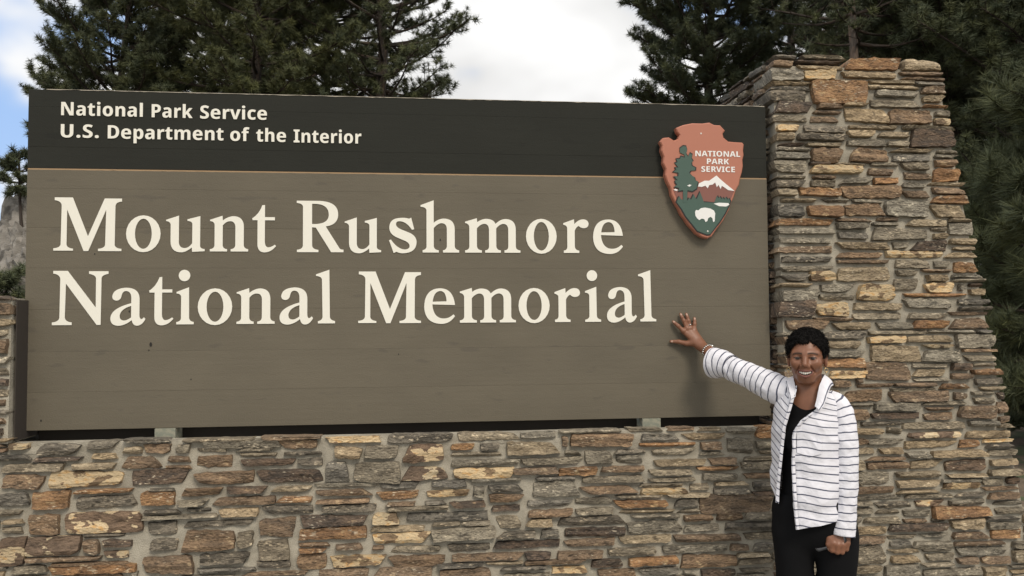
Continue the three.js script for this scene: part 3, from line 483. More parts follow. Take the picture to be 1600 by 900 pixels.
pine({ label: 'bushy dark pine behind the top left corner of the sign, outermost on the left', x: -9.2, z: -19, height: 12.4, from: 4.2, radius: 2.2, widest: 0.3, density: 1.5, gap: 0.22, seed: 3, hue: 0.1 });
pine({ label: 'dark pine with a straight thick trunk behind the words on the charcoal band', x: -5.75, z: -17.6, height: 15.5, from: 4.6, radius: 2.6, widest: 0.4, density: 1.25, seed: 5, hue: 0.6, trunk: 0.2 });
pine({ label: 'open airy pine with bare dark limbs reaching right towards the pale sky', x: -3.2, z: -19, height: 16, from: 4.8, radius: 2.75, widest: 0.42, density: 0.8, seed: 8, hue: 0.25, trunk: 0.21, gap: 0.3 });
pine({ label: 'pine filling the gap between the two left pines, farther back', x: -8.2, z: -22, height: 16, from: 4, radius: 2.9, seed: 12, hue: 0.35, density: 1.1 });
pine({ label: 'olive tinted pine deep behind the middle of the left tree group', x: -5.0, z: -21.5, height: 15, from: 4, radius: 2.7, seed: 14, hue: 0.9, density: 1.1 });
pine({ label: 'rounded pine behind the arrowhead emblem, standing against the white sky', x: 4.62, z: -18, height: 12.6, from: 3.4, radius: 2.05, widest: 0.45, density: 1.6, gap: 0.19, seed: 22, hue: 0 });
pine({ label: 'gappy pine behind the upper left corner of the stone pillar', x: 7.5, z: -21, height: 15, from: 4, radius: 2.1, density: 0.6, seed: 23, hue: 0.1 });
pine({ label: 'tall pine above the stone pillar with a pale grey trunk showing', x: 6.05, z: -14.1, height: 15, from: 5.6, radius: 2.3, widest: 0.5, density: 0.55, seed: 26, hue: 0.15, trunk: 0.11, gap: 0.34, bark: PALE });
pine({ label: 'dense pine directly behind the right end of the pillar top', x: 8.3, z: -15, height: 13, from: 2.2, radius: 2.3, density: 1.3, seed: 28, hue: 0.1 });
pine({ label: 'big dark pine filling the upper right corner', x: 8.6, z: -12.6, height: 11, from: 1.4, radius: 2.6, density: 1.3, seed: 31, hue: 0.2 });
pine({ label: 'dark pine at the right edge behind the young pines', x: 10.5, z: -15.5, height: 13, from: 1.2, radius: 2.8, density: 1.3, seed: 33, hue: 0.1 });
pine({ label: 'young pine with long soft needles right beside the pillar at mid height', x: 6.0, z: -8.8, height: 4.6, from: 0.7, radius: 1.25, widest: 0.3, density: 1.3, seed: 36, hue: 0.35, tuft: 1, size: 1.15, trunk: 0.07, gap: 0.26 });
pine({ label: 'low young pine lowest beside the pillar foot at the right edge', x: 6.9, z: -9.6, height: 3.6, from: 0.3, radius: 1.3, widest: 0.25, density: 1.3, seed: 38, hue: 0.2, tuft: 1, size: 1.15, trunk: 0.06, gap: 0.26 });
for (const [x, z, s, label] of [[10, -24, 41, 'far pine closing the view high behind the stone pillar'], [13.5, -22, 43, 'far pine in shade at the right edge of the view'], [14, -30, 47, 'farthest pine on the hillside at the right']]) pine({ label, x, z, height: 15, from: 1.0, radius: 3.1, density: 1.0, seed: s, hue: 0 });
pine({ label: 'small windblown pine on top of the grey rock left of the sign', x: -10.95, z: -18, height: 5.4, from: 4.5, radius: 0.5, density: 1.5, seed: 51, hue: 0, trunk: 0.07, gap: 0.2, size: 1 });
pine({ label: 'dwarf pine in front of the grey rock above the low left pillar', x: -8.15, z: -12.6, height: 2.45, from: 0.3, radius: 1.1, density: 1.4, seed: 53, hue: 0.2, trunk: 0.06, gap: 0.2, widest: 0.6 });
{ // weathered granite outcrop
  const t = thing('rock_outcrop', 'grey weathered rock outcrop behind the left end of the sign', 'rock', [-10.6, 0, -19], 0);
  const g = new THREE.IcosahedronGeometry(1, 40), p = g.attributes.position, v = new THREE.Vector3();
  for (let i = 0; i < p.count; i++) {
    v.fromBufferAttribute(p, i); const n = fbm(v.x * 1.6 + 4, v.y * 1.6, v.z * 1.6, 5), r = 1 - Math.abs(fbm(v.x * 3.4, v.y * 3 + 2, v.z * 3.4 + 5, 4)) * 0.55, c = Math.max(0, noise(v.x * 6, v.y * 11, v.z * 6)) * 0.06;
    v.multiplyScalar((0.86 + 0.34 * n) * r + c); p.setXYZ(i, v.x * 2.5 * (1 - 0.22 * v.y), v.y * 4.0 + 1.6, v.z * 2.2);
  }
  g.computeVertexNormals(); const uv = g.attributes.uv; for (let i = 0; i < uv.count; i++) uv.setXY(i, p.getX(i) * 0.35 + p.getZ(i) * 0.2, p.getY(i) * 0.35);
  mesh('boulder', toCreasedNormals(g, 0.7), std(0xffffff, 0.95, { map: tex(512, (x, y) => { const n = fbm(x * 6, y * 6, 61, 6), s = smooth(fbm(x * 16, y * 7, 64, 4), 0.1, 0.3); return tone(mix3([0.25, 0.232, 0.205], [0.12, 0.112, 0.10], s), 1 + 0.7 * n); }), bumpMap: tex(512, (x, y) => 0.5 + 0.6 * fbm(x * 12, y * 12, 66, 6), false), bumpScale: 0.12 }), t);
}
{ // leafy shrub among the young pines
  const t = thing('leafy_shrub', 'small bright green leafy shrub between the young pines at the right edge', 'shrub', [6.95, hill(6.95, -9.4), -9.4], 0), rnd = rngOf(77), stems = [], pos = [], idx = [];
  for (let i = 0; i < 9; i++) { const a = rnd() * 6.28, r = 0.25 + rnd() * 0.3, h = 2.2 + rnd() * 0.9, P = [[0, 0, 0], [Math.cos(a) * r * 0.4, h * 0.5, Math.sin(a) * r * 0.4], [Math.cos(a) * r, h, Math.sin(a) * r]].map((q) => new THREE.Vector3(...q)); limb(stems, P, 0.012, 0.004, 4);
    const cv = new THREE.CatmullRomCurve3(P); for (let k = 0; k < 60; k++) { const b = cv.getPointAt(0.35 + 0.65 * rnd()), d = new THREE.Vector3(rnd() - 0.5, rnd() - 0.3, rnd() - 0.5).normalize(), s = new THREE.Vector3(rnd() - 0.5, rnd() * 0.4, rnd() - 0.5).cross(d).normalize(), l = 0.05 + rnd() * 0.04; b.addScaledVector(d, rnd() * 0.16); const o = pos.length / 3; for (const [x, y] of [[0, 0], [0.5, 0.32], [1, 0], [0.5, -0.32]]) { const q = b.clone().addScaledVector(d, x * l).addScaledVector(s, y * l); pos.push(q.x, q.y, q.z); } idx.push(o, o + 1, o + 2, o, o + 2, o + 3); } }
  mesh('stem', mergeGeometries(stems), BARK, t); kind(mesh('foliage', geoOf(pos, idx), new THREE.MeshStandardMaterial({ color: col(0.06, 0.14, 0.035), roughness: 0.6, side: THREE.DoubleSide }), t), 'stuff');
}
// ---------------------------------------------------------------- the person
// distance helpers (metres)
const len3 = (x, y, z) => Math.sqrt(x * x + y * y + z * z);
const ball = (x, y, z, c, r) => len3(x - c[0], y - c[1], z - c[2]) - r;
function bone(x, y, z, a, b, ra, rb) {
  const dx = b[0] - a[0], dy = b[1] - a[1], dz = b[2] - a[2], px = x - a[0], py = y - a[1], pz = z - a[2];
  let t = (px * dx + py * dy + pz * dz) / (dx * dx + dy * dy + dz * dz); t = t < 0 ? 0 : t > 1 ? 1 : t;
  return len3(px - dx * t, py - dy * t, pz - dz * t) - (ra + (rb - ra) * t);
}
function egg(x, y, z, c, r) {
  const px = (x - c[0]) / r[0], py = (y - c[1]) / r[1], pz = (z - c[2]) / r[2], k0 = len3(px, py, pz), k1 = len3(px / r[0], py / r[1], pz / r[2]);
  return k1 > 0 ? (k0 * (k0 - 1)) / k1 : -Math.min(...r);
}
const smin = (a, b, k) => { const h = Math.max(k - Math.abs(a - b), 0) / k; return Math.min(a, b) - h * h * k * 0.25; };
const smax = (a, b, k) => -smin(-a, -b, k);
// surface nets: the zero level of f as an even quad mesh, open where it leaves the box
function surface(f, lo, hi, cell) {
  const n = [0, 1, 2].map((i) => Math.ceil((hi[i] - lo[i]) / cell) + 1), [nx, ny, nz] = n, V = new Float32Array(nx * ny * nz);
  for (let k = 0, o = 0; k < nz; k++) for (let j = 0; j < ny; j++) for (let i = 0; i < nx; i++, o++) V[o] = f(lo[0] + i * cell, lo[1] + j * cell, lo[2] + k * cell);
  const pos = [], idx = [], id = new Int32Array(nx * ny * nz).fill(-1), at = (i, j, k) => i + nx * (j + ny * k);
  for (let k = 0; k < nz - 1; k++) for (let j = 0; j < ny - 1; j++) for (let i = 0; i < nx - 1; i++) {
    let c = 0, sx = 0, sy = 0, sz = 0;
    for (let e = 0; e < 12; e++) {
      const ax = e >> 2, u = e & 1, v = (e >> 1) & 1, A = [i, j, k], B = [i, j, k]; A[(ax + 1) % 3] += u; A[(ax + 2) % 3] += v; B[(ax + 1) % 3] += u; B[(ax + 2) % 3] += v; B[ax]++;
      const va = V[at(...A)], vb = V[at(...B)]; if (va < 0 === vb < 0) continue;
      const t = va / (va - vb); c++; sx += A[0] + (B[0] - A[0]) * t; sy += A[1] + (B[1] - A[1]) * t; sz += A[2] + (B[2] - A[2]) * t;
    }
    if (c) { id[at(i, j, k)] = pos.length / 3; pos.push(lo[0] + (sx / c) * cell, lo[1] + (sy / c) * cell, lo[2] + (sz / c) * cell); }
  }
  const st = [1, nx, nx * ny];
  for (let k = 0; k < nz - 1; k++) for (let j = 0; j < ny - 1; j++) for (let i = 0; i < nx - 1; i++) {
    const P = [i, j, k], o = at(i, j, k);
    for (let ax = 0; ax < 3; ax++) {
      const b = (ax + 1) % 3, c = (ax + 2) % 3; if (!P[b] || !P[c]) continue;
      const va = V[o], vb = V[o + st[ax]]; if (va < 0 === vb < 0) continue;
      const q = [id[o], id[o - st[b]], id[o - st[b] - st[c]], id[o - st[c]]]; if (q.some((w) => w < 0)) continue;
      va < 0 ? idx.push(q[0], q[1], q[2], q[0], q[2], q[3]) : idx.push(q[0], q[2], q[1], q[0], q[3], q[2]);
    }
  }
  const N = [], e = cell * 0.6; for (let i = 0; i < pos.length; i += 3) { const [x, y, z] = [pos[i], pos[i + 1], pos[i + 2]]; const gx = f(x + e, y, z) - f(x - e, y, z), gy = f(x, y + e, z) - f(x, y - e, z), gz = f(x, y, z + e) - f(x, y, z - e), l = len3(gx, gy, gz) || 1; N.push(gx / l, gy / l, gz / l); }
  const g = new THREE.BufferGeometry(); g.setAttribute('position', new THREE.Float32BufferAttribute(pos, 3)); g.setAttribute('normal', new THREE.Float32BufferAttribute(N, 3)); g.setIndex(idx);
  if (idx.length) { // make sure that the faces look outwards
    const a = new THREE.Vector3().fromArray(pos, idx[0] * 3), b = new THREE.Vector3().fromArray(pos, idx[1] * 3), c = new THREE.Vector3().fromArray(pos, idx[2] * 3), nn = b.sub(a).cross(c.sub(a));
    if (nn.dot(new THREE.Vector3().fromArray(N, idx[0] * 3)) < 0) for (let i = 0; i < idx.length; i += 3) { const t = idx[i + 1]; idx[i + 1] = idx[i + 2]; idx[i + 2] = t; }
    g.setIndex(idx);
  }
  return g;
}
// keeps the side of a mesh where keep(x, y, z) > 0, with a clean cut
function trimTo(g, keep) {
  const p = g.attributes.position, nn = g.attributes.normal, I = g.index.array, P = [], N = [], K = new Float32Array(p.count);
  for (let i = 0; i < p.count; i++) K[i] = keep(p.getX(i), p.getY(i), p.getZ(i));
  const put = (a, b, t) => { P.push(lerp(p.getX(a), p.getX(b), t), lerp(p.getY(a), p.getY(b), t), lerp(p.getZ(a), p.getZ(b), t)); N.push(lerp(nn.getX(a), nn.getX(b), t), lerp(nn.getY(a), nn.getY(b), t), lerp(nn.getZ(a), nn.getZ(b), t)); };
  for (let i = 0; i < I.length; i += 3) {
    const tri = [I[i], I[i + 1], I[i + 2]], poly = [];
    for (let j = 0; j < 3; j++) { const a = tri[j], b = tri[(j + 1) % 3]; if (K[a] > 0) poly.push([a, a, 0]); if (K[a] > 0 !== K[b] > 0) poly.push([a, b, K[a] / (K[a] - K[b])]); }
    for (let j = 1; j < poly.length - 1; j++) { put(...poly[0]); put(...poly[j]); put(...poly[j + 1]); }
  }
  const o = new THREE.BufferGeometry(); o.setAttribute('position', new THREE.Float32BufferAttribute(P, 3)); o.setAttribute('normal', new THREE.Float32BufferAttribute(N, 3)); return o;
}
function paintBy(g, f) { const p = g.attributes.position, c = []; for (let i = 0; i < p.count; i++) c.push(...f(p.getX(i), p.getY(i), p.getZ(i))); g.setAttribute('color', new THREE.Float32BufferAttribute(c, 3)); return g; }
function uvBy(g, f) { const p = g.attributes.position, c = []; for (let i = 0; i < p.count; i++) c.push(...f(p.getX(i), p.getY(i), p.getZ(i))); g.setAttribute('uv', new THREE.Float32BufferAttribute(c, 2)); return g; }

const TURN = -0.3553, woman = thing('person', 'smiling person in a striped white shirt and black trousers, one hand laid on the sign', 'person', [1.1687, 0, -3.15], TURN);
const HC = [-0.017, 1.545, 0.012], HY = -0.08, hcos = Math.cos(HY), hsin = Math.sin(HY);
const toHead = (x, y, z) => { x -= HC[0]; y -= HC[1]; z -= HC[2]; return [x * hcos - z * hsin, y, x * hsin + z * hcos]; };
const fromHead = (x, y, z) => [x * hcos + z * hsin + HC[0], y + HC[1], -x * hsin + z * hcos + HC[2]];
const EYE = [0.0275, 0.000, 0.0662];
function headField(x, y, z) { // head frame: x to the viewer's right, y up, z out of the face
  const ax = Math.abs(x);
  let d = egg(x, y, z, [0, 0.024, -0.014], [0.066, 0.076, 0.086]);
  d = smin(d, egg(x, y, z, [0, -0.030, 0.026], [0.049, 0.064, 0.056]), 0.03);
  d = smin(d, ball(ax, y, z, [0.031, -0.050, 0.014], 0.017), 0.03);
  d = smin(d, bone(ax, y, z, [0, -0.083, 0.058], [0.014, -0.081, 0.054], 0.0165, 0.015), 0.026);
  d = smin(d, ball(ax, y, z, [0.0350, -0.019, 0.0545], 0.0215), 0.020);                     // cheeks raised by the smile
  d = smin(d, bone(ax, y, z, [0.006, 0.019, 0.072], [0.040, 0.019, 0.055], 0.011, 0.010), 0.016);
  d = smax(d, -egg(ax, y, z, [EYE[0], EYE[1] + 0.001, 0.090], [0.0165, 0.0115, 0.0185]), 0.012);
  d = smin(d, bone(x, y, z, [0, 0.008, 0.078], [0, -0.022, 0.094], 0.0075, 0.0105), 0.012); // nose
  d = smin(d, ball(ax, y, z, [0.0125, -0.029, 0.083], 0.0088), 0.008);
  d = smax(d, -ball(ax, y, z, [0.0062, -0.037, 0.0915], 0.0032), 0.003);
  d = smin(d, egg(ax, y, z, [EYE[0], EYE[1], EYE[2]], [0.0140, 0.0118, 0.0108]), 0.004); // lids
  d = smax(d, -egg(ax, y, z, [EYE[0], EYE[1] + 0.0002, EYE[2] + 0.012], [0.0135, 0.0046, 0.0135]), 0.0015);
  const mx = x * 1.08, am = ax * 1.08, my = y + 0.0575 - 10 * mx * mx;                   // the mouth, corners lifted
  d = smin(d, egg(x, y, z, [0, -0.055, 0.064], [0.029, 0.026, 0.024]), 0.015);
  d = smax(d, -egg(mx, my, z, [0, 0, 0.084], [0.0275, 0.0076, 0.022]), 0.003);
  const lipZ = 0.0855 - 11 * mx * mx;
  if (am < 0.034) { d = smin(d, Math.sqrt((my - 0.0104 + 5 * mx * mx) ** 2 + (z - lipZ) ** 2 * 0.8) - 0.0036 + am * 0.055, 0.004); d = smin(d, Math.sqrt((my + 0.0110 - 6 * mx * mx) ** 2 + (z - lipZ + 0.001) ** 2 * 0.8) - 0.0052 + am * 0.075, 0.004); }
  d = smax(d, -bone(ax, y, z, [0.0175, -0.030, 0.0805], [0.0335, -0.054, 0.0625], 0.0022, 0.0026), 0.009);     // smile folds
  let ear = egg(ax, y, z, [0.0675, -0.008, -0.012], [0.0085, 0.029, 0.0175]); ear = smax(ear, -egg(ax, y, z, [0.076, -0.004, -0.008], [0.007, 0.017, 0.009]), 0.004);
  return smin(d, ear, 0.008);
}
  const ramp = (y, ys, vs) => { if (y <= ys[0]) return vs[0]; for (let i = 1; i < ys.length; i++) if (y < ys[i]) return lerp(vs[i - 1], vs[i], smooth(y, ys[i - 1], ys[i])); return vs[vs.length - 1]; };
  const shirtField = (x, y, z) => {
    const a = ramp(y, [0.88, 1.05, 1.2, 1.33, 1.42], [0.136, 0.135, 0.132, 0.124, 0.116]), b = ramp(y, [0.88, 1.0, 1.15, 1.28, 1.40], [0.136, 0.132, 0.118, 0.110, 0.086]);
    const xx = (x + 0.020) / a, zz = (z + 0.006) / b; let d = (Math.sqrt(xx * xx + zz * zz) - 1) * Math.min(a, b);
    d = smax(d, (y - (1.462 - 0.50 * Math.abs(x + 0.012))) * 0.88, 0.055);
    const low = smooth(1.42 - y, 0, 0.2);
    d -= low * (0.0085 * noise(x * 15 + 2, y * 2.6, z * 15) + 0.0055 * noise(x * 9 + y * 14, y * 12 - x * 8, z * 6 + 3) + 0.0036 * noise(x * 34, y * 6, z * 34 + 5));
    d -= 0.004 * (1 - Math.abs(noise(x * 6 + y * 11 + 4, y * 3 - x * 9, 2)) * 3) * smooth(x, -0.08, 0.0) * (z > 0 ? 1 : 0.3) * low;
    return d;
  };
const torsoSkin = (x, y, z) => {
  let d = egg(x, y, z, [-0.004, 1.24, -0.012], [0.112, 0.19, 0.078]);
  d = smin(d, egg(x, y, z, [0, 1.05, 0], [0.108, 0.17, 0.085]), 0.05);
  d = smin(d, egg(x, y, z, [0, 0.92, -0.008], [0.135, 0.13, 0.095]), 0.05);
  d = smin(d, bone(x, y, z, [-0.100, 1.380, -0.025], [0.080, 1.365, -0.022], 0.044, 0.042), 0.05);
  d = smin(d, ball(Math.abs(x + 0.003), y, z, [0.052, 1.235, 0.050], 0.046), 0.03);
  return y > 1.38 && Math.hypot(x + 0.014, z + 0.01) < 0.068 ? d : smax(d, shirtField(x, y, z) + 0.020, 0.008);
};
const ARM = { S: [-0.115, 1.405, -0.025], E: [-0.285, 1.478, -0.128], W: [-0.458, 1.580, -0.262] };
const LEFT = { S: [0.098, 1.345, -0.02], E: [0.117, 1.13, 0.036], W: [0.098, 0.905, 0.060] };
function bodyField(x, y, z) {
  let d = torsoSkin(x, y, z);
  d = smin(d, bone(x, y, z, [-0.014, 1.36, -0.018], [-0.017, 1.51, -0.004], 0.062, 0.049), 0.045);
  d = smin(d, bone(x, y, z, ARM.S, ARM.E, 0.044, 0.036), 0.03); d = smin(d, bone(x, y, z, ARM.E, ARM.W, 0.036, 0.0225), 0.01);
  d = smin(d, bone(x, y, z, LEFT.S, LEFT.E, 0.034, 0.031), 0.03); d = smin(d, bone(x, y, z, LEFT.E, LEFT.W, 0.033, 0.023), 0.01);
  const ax = Math.abs(x); d = smin(d, bone(ax, y, z, [0.074, 0.86, 0], [0.074, 0.47, 0.008], 0.066, 0.048), 0.03); d = smin(d, bone(ax, y, z, [0.074, 0.47, 0.008], [0.078, 0.08, -0.02], 0.048, 0.034), 0.01);
  return d;
}
function neckHead(x, y, z) {
  const b = bodyField(x, y, z); if (y < 1.40) return b;
  const h = toHead(x, y, z); return smin(b, headField(h[0], h[1], h[2]), 0.018);
}
// the hand laid on the sign: wrist, knuckles, middle joints, tips
const RH = {
  wrist: ARM.W,
  fingers: [
    [[-0.532, 1.646, -0.262], [-0.5535, 1.668, -0.2565], [-0.566, 1.679, -0.255], [-0.575, 1.687, -0.2555]],
    [[-0.517, 1.656, -0.270], [-0.530, 1.691, -0.2685], [-0.538, 1.707, -0.2675], [-0.5445, 1.721, -0.2690]],
    [[-0.503, 1.657, -0.277], [-0.511, 1.690, -0.2785], [-0.516, 1.707, -0.2800], [-0.521, 1.721, -0.2815]],
    [[-0.487, 1.649, -0.285], [-0.4865, 1.676, -0.2905], [-0.4865, 1.690, -0.2945], [-0.4875, 1.702, -0.2970]],
  ],
  thumb: [[-0.484, 1.592, -0.262], [-0.518, 1.590, -0.262], [-0.553, 1.598, -0.2585], [-0.586, 1.599, -0.2505]],
};
const SIGN_IN = [-0.4495, 0, -0.8933];
function rightHand(x, y, z) {
  let d = bone(x, y, z, ARM.E, ARM.W, 0.036, 0.0225);
  let palm = 9; RH.fingers.forEach((f, i) => { const m = [f[0][0] + SIGN_IN[0] * 0.004, f[0][1], f[0][2] + SIGN_IN[2] * 0.004]; palm = smin(palm, bone(x, y, z, [lerp(-0.470, -0.452, i / 3), 1.588, lerp(-0.262, -0.272, i / 3)], m, 0.0150, 0.0108), 0.012); });
  d = smin(d, palm, 0.016);
  for (const f of RH.fingers) { let q = bone(x, y, z, f[0], f[1], 0.0095, 0.0082); q = smin(q, bone(x, y, z, f[1], f[2], 0.0084, 0.0076), 0.003); q = smin(q, bone(x, y, z, f[2], f[3], 0.0076, 0.0064), 0.003); q = smin(q, ball(x, y, z, f[1], 0.0086), 0.004); d = smin(d, q, 0.006); }
  const t = RH.thumb; let q = bone(x, y, z, t[0], t[1], 0.0165, 0.0115); q = smin(q, bone(x, y, z, t[1], t[2], 0.0115, 0.0098), 0.006); q = smin(q, bone(x, y, z, t[2], t[3], 0.0098, 0.0068), 0.004);
  d = smin(d, q, 0.010);
  RH.fingers.forEach((f) => { d = smin(d, ball(x, y, z, [f[0][0] - SIGN_IN[0] * 0.002, f[0][1], f[0][2] - SIGN_IN[2] * 0.002], 0.0098), 0.006); });
  return d;
}
// the hanging hand, closed loosely on the folded glasses
const LH = { knuckles: [[0.062, 0.858, 0.094], [0.079, 0.853, 0.094], [0.096, 0.853, 0.088], [0.111, 0.858, 0.078]] };
const LHF = LH.knuckles.map((k, i) => [k, [k[0] - 0.003, k[1] - 0.027 + (i === 3 ? 0.005 : 0), k[2] + 0.000], [k[0] - 0.006, k[1] - 0.032 + (i === 3 ? 0.005 : 0), k[2] - 0.023], [k[0] - 0.008, k[1] - 0.012, k[2] - 0.034]]);
const LHT = [[0.066, 0.892, 0.066], [0.050, 0.872, 0.082], [0.046, 0.851, 0.090], [0.050, 0.834, 0.086]];
function leftHand(x, y, z) {
  let d = bone(x, y, z, LEFT.E, LEFT.W, 0.033, 0.023), palm = 9;
  LH.knuckles.forEach((k, i) => { palm = smin(palm, bone(x, y, z, [lerp(0.086, 0.108, i / 3), 0.903, lerp(0.060, 0.056, i / 3)], [k[0], k[1], k[2] - 0.004], 0.0175, 0.0125), 0.012); });
  d = smin(d, palm, 0.016);
  for (const f of LHF) { let q = bone(x, y, z, f[0], f[1], 0.0102, 0.0092); q = smin(q, bone(x, y, z, f[1], f[2], 0.0092, 0.0084), 0.003); q = smin(q, bone(x, y, z, f[2], f[3], 0.0084, 0.0072), 0.003); d = smin(d, q, 0.0045); }
  let q = bone(x, y, z, LHT[0], LHT[1], 0.0165, 0.0118); q = smin(q, bone(x, y, z, LHT[1], LHT[2], 0.0118, 0.0100), 0.005); q = smin(q, bone(x, y, z, LHT[2], LHT[3], 0.0100, 0.0076), 0.004);
  return smin(d, q, 0.010);
}
{
  const skinAt = (x, y, z) => { const k = 1 + 0.10 * noise(x * 40, y * 40, z * 40) + 0.06 * noise(x * 160, y * 160, z * 160); return [0.205 * k, 0.090 * k, 0.050 * k]; };
  const headSkin = (x, y, z) => {
    let c = skinAt(x, y, z); const [hx, hy, hz] = toHead(x, y, z); if (hy < -0.11) return c;
    const ax = Math.abs(hx), mx = hx * 1.08, am = ax * 1.08, my = hy + 0.0575 - 10 * mx * mx;
    if (hz > 0.05 && am < 0.031 && Math.abs(my) < 0.0165 - 9 * mx * mx) c = mix3(c, [0.175, 0.066, 0.050], smooth(0.0165 - 9 * mx * mx - Math.abs(my), 0, 0.003));
    if (hz > 0.05 && Math.abs(my) < 0.0078 && am < 0.027 && hz < 0.0805) c = [0.06, 0.015, 0.012];
    const by = hy - 0.0205 + 3.2 * (ax - 0.024) ** 2 * 4; if (hz > 0.04 && ax > 0.010 && ax < 0.046) c = mix3(c, [0.022, 0.014, 0.010], 0.85 * smooth(0.0042 - Math.abs(by), 0, 0.002)); // brows
    if (hz > 0.04 && Math.abs(ax - EYE[0]) < 0.015) c = mix3(c, [0.030, 0.016, 0.012], 0.9 * smooth(0.0024 - Math.abs(hy - EYE[1] - 0.0048 + (ax - EYE[0]) ** 2 * 11), 0, 0.0012)); // lashes
    return c;
  };
  const nails = (list, toward) => (x, y, z) => { const c = skinAt(x, y, z); for (const f of list) { const t = f[3], p = f[2], n = [t[0] + toward[0] * 0.006 + (p[0] - t[0]) * 0.12, t[1] + toward[1] * 0.006 + (p[1] - t[1]) * 0.12, t[2] + toward[2] * 0.006 + (p[2] - t[2]) * 0.12]; if (len3(x - n[0], y - n[1], z - n[2]) < 0.0048) return [0.42, 0.27, 0.205]; } return c; };
  const gs = [
    paintBy(surface(neckHead, [-0.13, 1.335, -0.13], [0.10, 1.67, 0.14], 0.0025), headSkin),
    paintBy(surface(rightHand, [-0.615, 1.53, -0.325], [-0.385, 1.745, -0.19], 0.003), nails([...RH.fingers, RH.thumb], [0.4495, 0, 0.8933])),
    paintBy(surface(leftHand, [0.02, 0.795, 0.0], [0.14, 0.945, 0.13], 0.003), nails([LHT], [-0.5, -0.4, 0.75])),
    paintBy(trimTo(surface(bodyField, [-0.45, 0.02, -0.24], [0.20, 1.5, 0.16], 0.011), (x, y, z) => Math.max(1.338 - y, Math.abs(x + 0.015) - 0.112)), skinAt),
  ].map((g) => { const q = g.index ? g.toNonIndexed() : g; return q; });
  const body = mergeGeometries(gs);
  mesh('body', body, new THREE.MeshPhysicalMaterial({ color: 0xffffff, vertexColors: true, roughness: 0.42, specularIntensity: 0.8, bumpMap: tex(256, (x, y) => 0.5, false), bumpScale: 0 }), woman);
  // eyes and teeth
  for (const s of [-1, 1]) {
    const g = new THREE.SphereGeometry(0.0118, 24, 18), p = g.attributes.position, c = []; for (let i = 0; i < p.count; i++) { const r = Math.hypot(p.getX(i) + s * 0.0006, p.getY(i) - 0.0004), f = p.getZ(i) > 0; c.push(...(f && r < 0.0032 ? [0.006, 0.005, 0.004] : f && r < 0.0072 ? [0.022, 0.011, 0.007] : [0.17, 0.135, 0.118])); }
    g.setAttribute('color', new THREE.Float32BufferAttribute(c, 3)); const m = mesh('eye', g, new THREE.MeshStandardMaterial({ vertexColors: true, roughness: 0.55 }), woman); m.position.set(...fromHead(s * EYE[0], EYE[1], EYE[2] - 0.0015)); m.rotation.y = HY;
  }
  { const gsT = []; for (let i = -3; i < 4; i++) { const w = [0.0072, 0.0063, 0.0060, 0.0052][Math.abs(i)], x = Math.sign(i) * [0, 0.0067, 0.0128, 0.0182][Math.abs(i)], z = 0.0842 - 17 * x * x, h = 0.0112 - Math.abs(i) * 0.0010, b = new THREE.SphereGeometry(0.5, 10, 8); b.scale(w, h, 0.006); b.rotateY(x * 22); b.translate(x - 0.0, -0.0555 + 11.5 * x * x, z); gsT.push(b); } const g = mergeGeometries(gsT); g.rotateY(HY); const m = mesh('teeth', g, std([0.78, 0.74, 0.66], 0.3), woman); m.position.set(...HC); }
  // short tight curls
  const hairField = (x, y, z) => {
    const [hx, hy, hz] = toHead(x, y, z);
    let d = egg(hx, hy, hz, [0, 0.034, -0.020], [0.0765, 0.081, 0.094]);
    const q = Math.pow(Math.pow(Math.abs(hx) / 0.0625, 3) + Math.pow(Math.abs(hy + 0.03) / 0.089, 3), 1 / 3); d = smax(d, -Math.max((q - 1) * 0.06, (0.012 - hz) * 0.8), 0.007);
    d = smax(d, -(hy + 0.045 - Math.max(0, hz + 0.035) * 0.85), 0.012);
    return d - 0.0055 * noise(hx * 120, hy * 120, hz * 120) - 0.004 * noise(hx * 55, hy * 55, hz * 55);
  };
  const hairCap = surface(hairField, [-0.115, 1.47, -0.125], [0.09, 1.69, 0.12], 0.0027);
  { const rnd = rngOf(6), hp = hairCap.attributes.position, hn = hairCap.attributes.normal, curls = [], q = new THREE.Quaternion(), z1 = new THREE.Vector3(0, 0, 1), b0 = hairCap.index ? hairCap.toNonIndexed() : hairCap; b0.deleteAttribute('uv');
    for (let i = 0; i < 2600; i++) { const k = Math.floor(rnd() * hp.count), nn = new THREE.Vector3(rnd() - 0.5, rnd() - 0.5, rnd() - 0.5).normalize(), r = 0.0026 + rnd() * 0.0026, g = new THREE.TorusGeometry(r, 0.00075, 3, 7, 5.2), out = 0.0008 + rnd() * 0.0032; q.setFromUnitVectors(z1, nn); g.applyQuaternion(q); g.translate(hp.getX(k) + hn.getX(k) * out, hp.getY(k) + hn.getY(k) * out, hp.getZ(k) + hn.getZ(k) * out); g.deleteAttribute('uv'); curls.push(g.toNonIndexed()); }
  mesh('hair', mergeGeometries([b0, ...curls]), new THREE.MeshPhysicalMaterial({ color: col(0.0075, 0.0066, 0.006), roughness: 0.95, specularIntensity: 0.25 }), woman); }

  // clothes
  const BLACK = new THREE.MeshPhysicalMaterial({ color: col(0.0055, 0.0055, 0.0062), roughness: 0.9, specularIntensity: 0.3, bumpMap: tex(256, (x, y) => 0.5 + 0.3 * fbm(x * 8, y * 8, 3, 4) + 0.2 * noise(x * 120, y * 120, 1), false), bumpScale: 0.002 });
  const topField = (x, y, z) => smax(torsoSkin(x, y, z) - 0.008 - 0.002 * noise(x * 22, y * 14, z * 22), shirtField(x, y, z) + 0.009, 0.006);
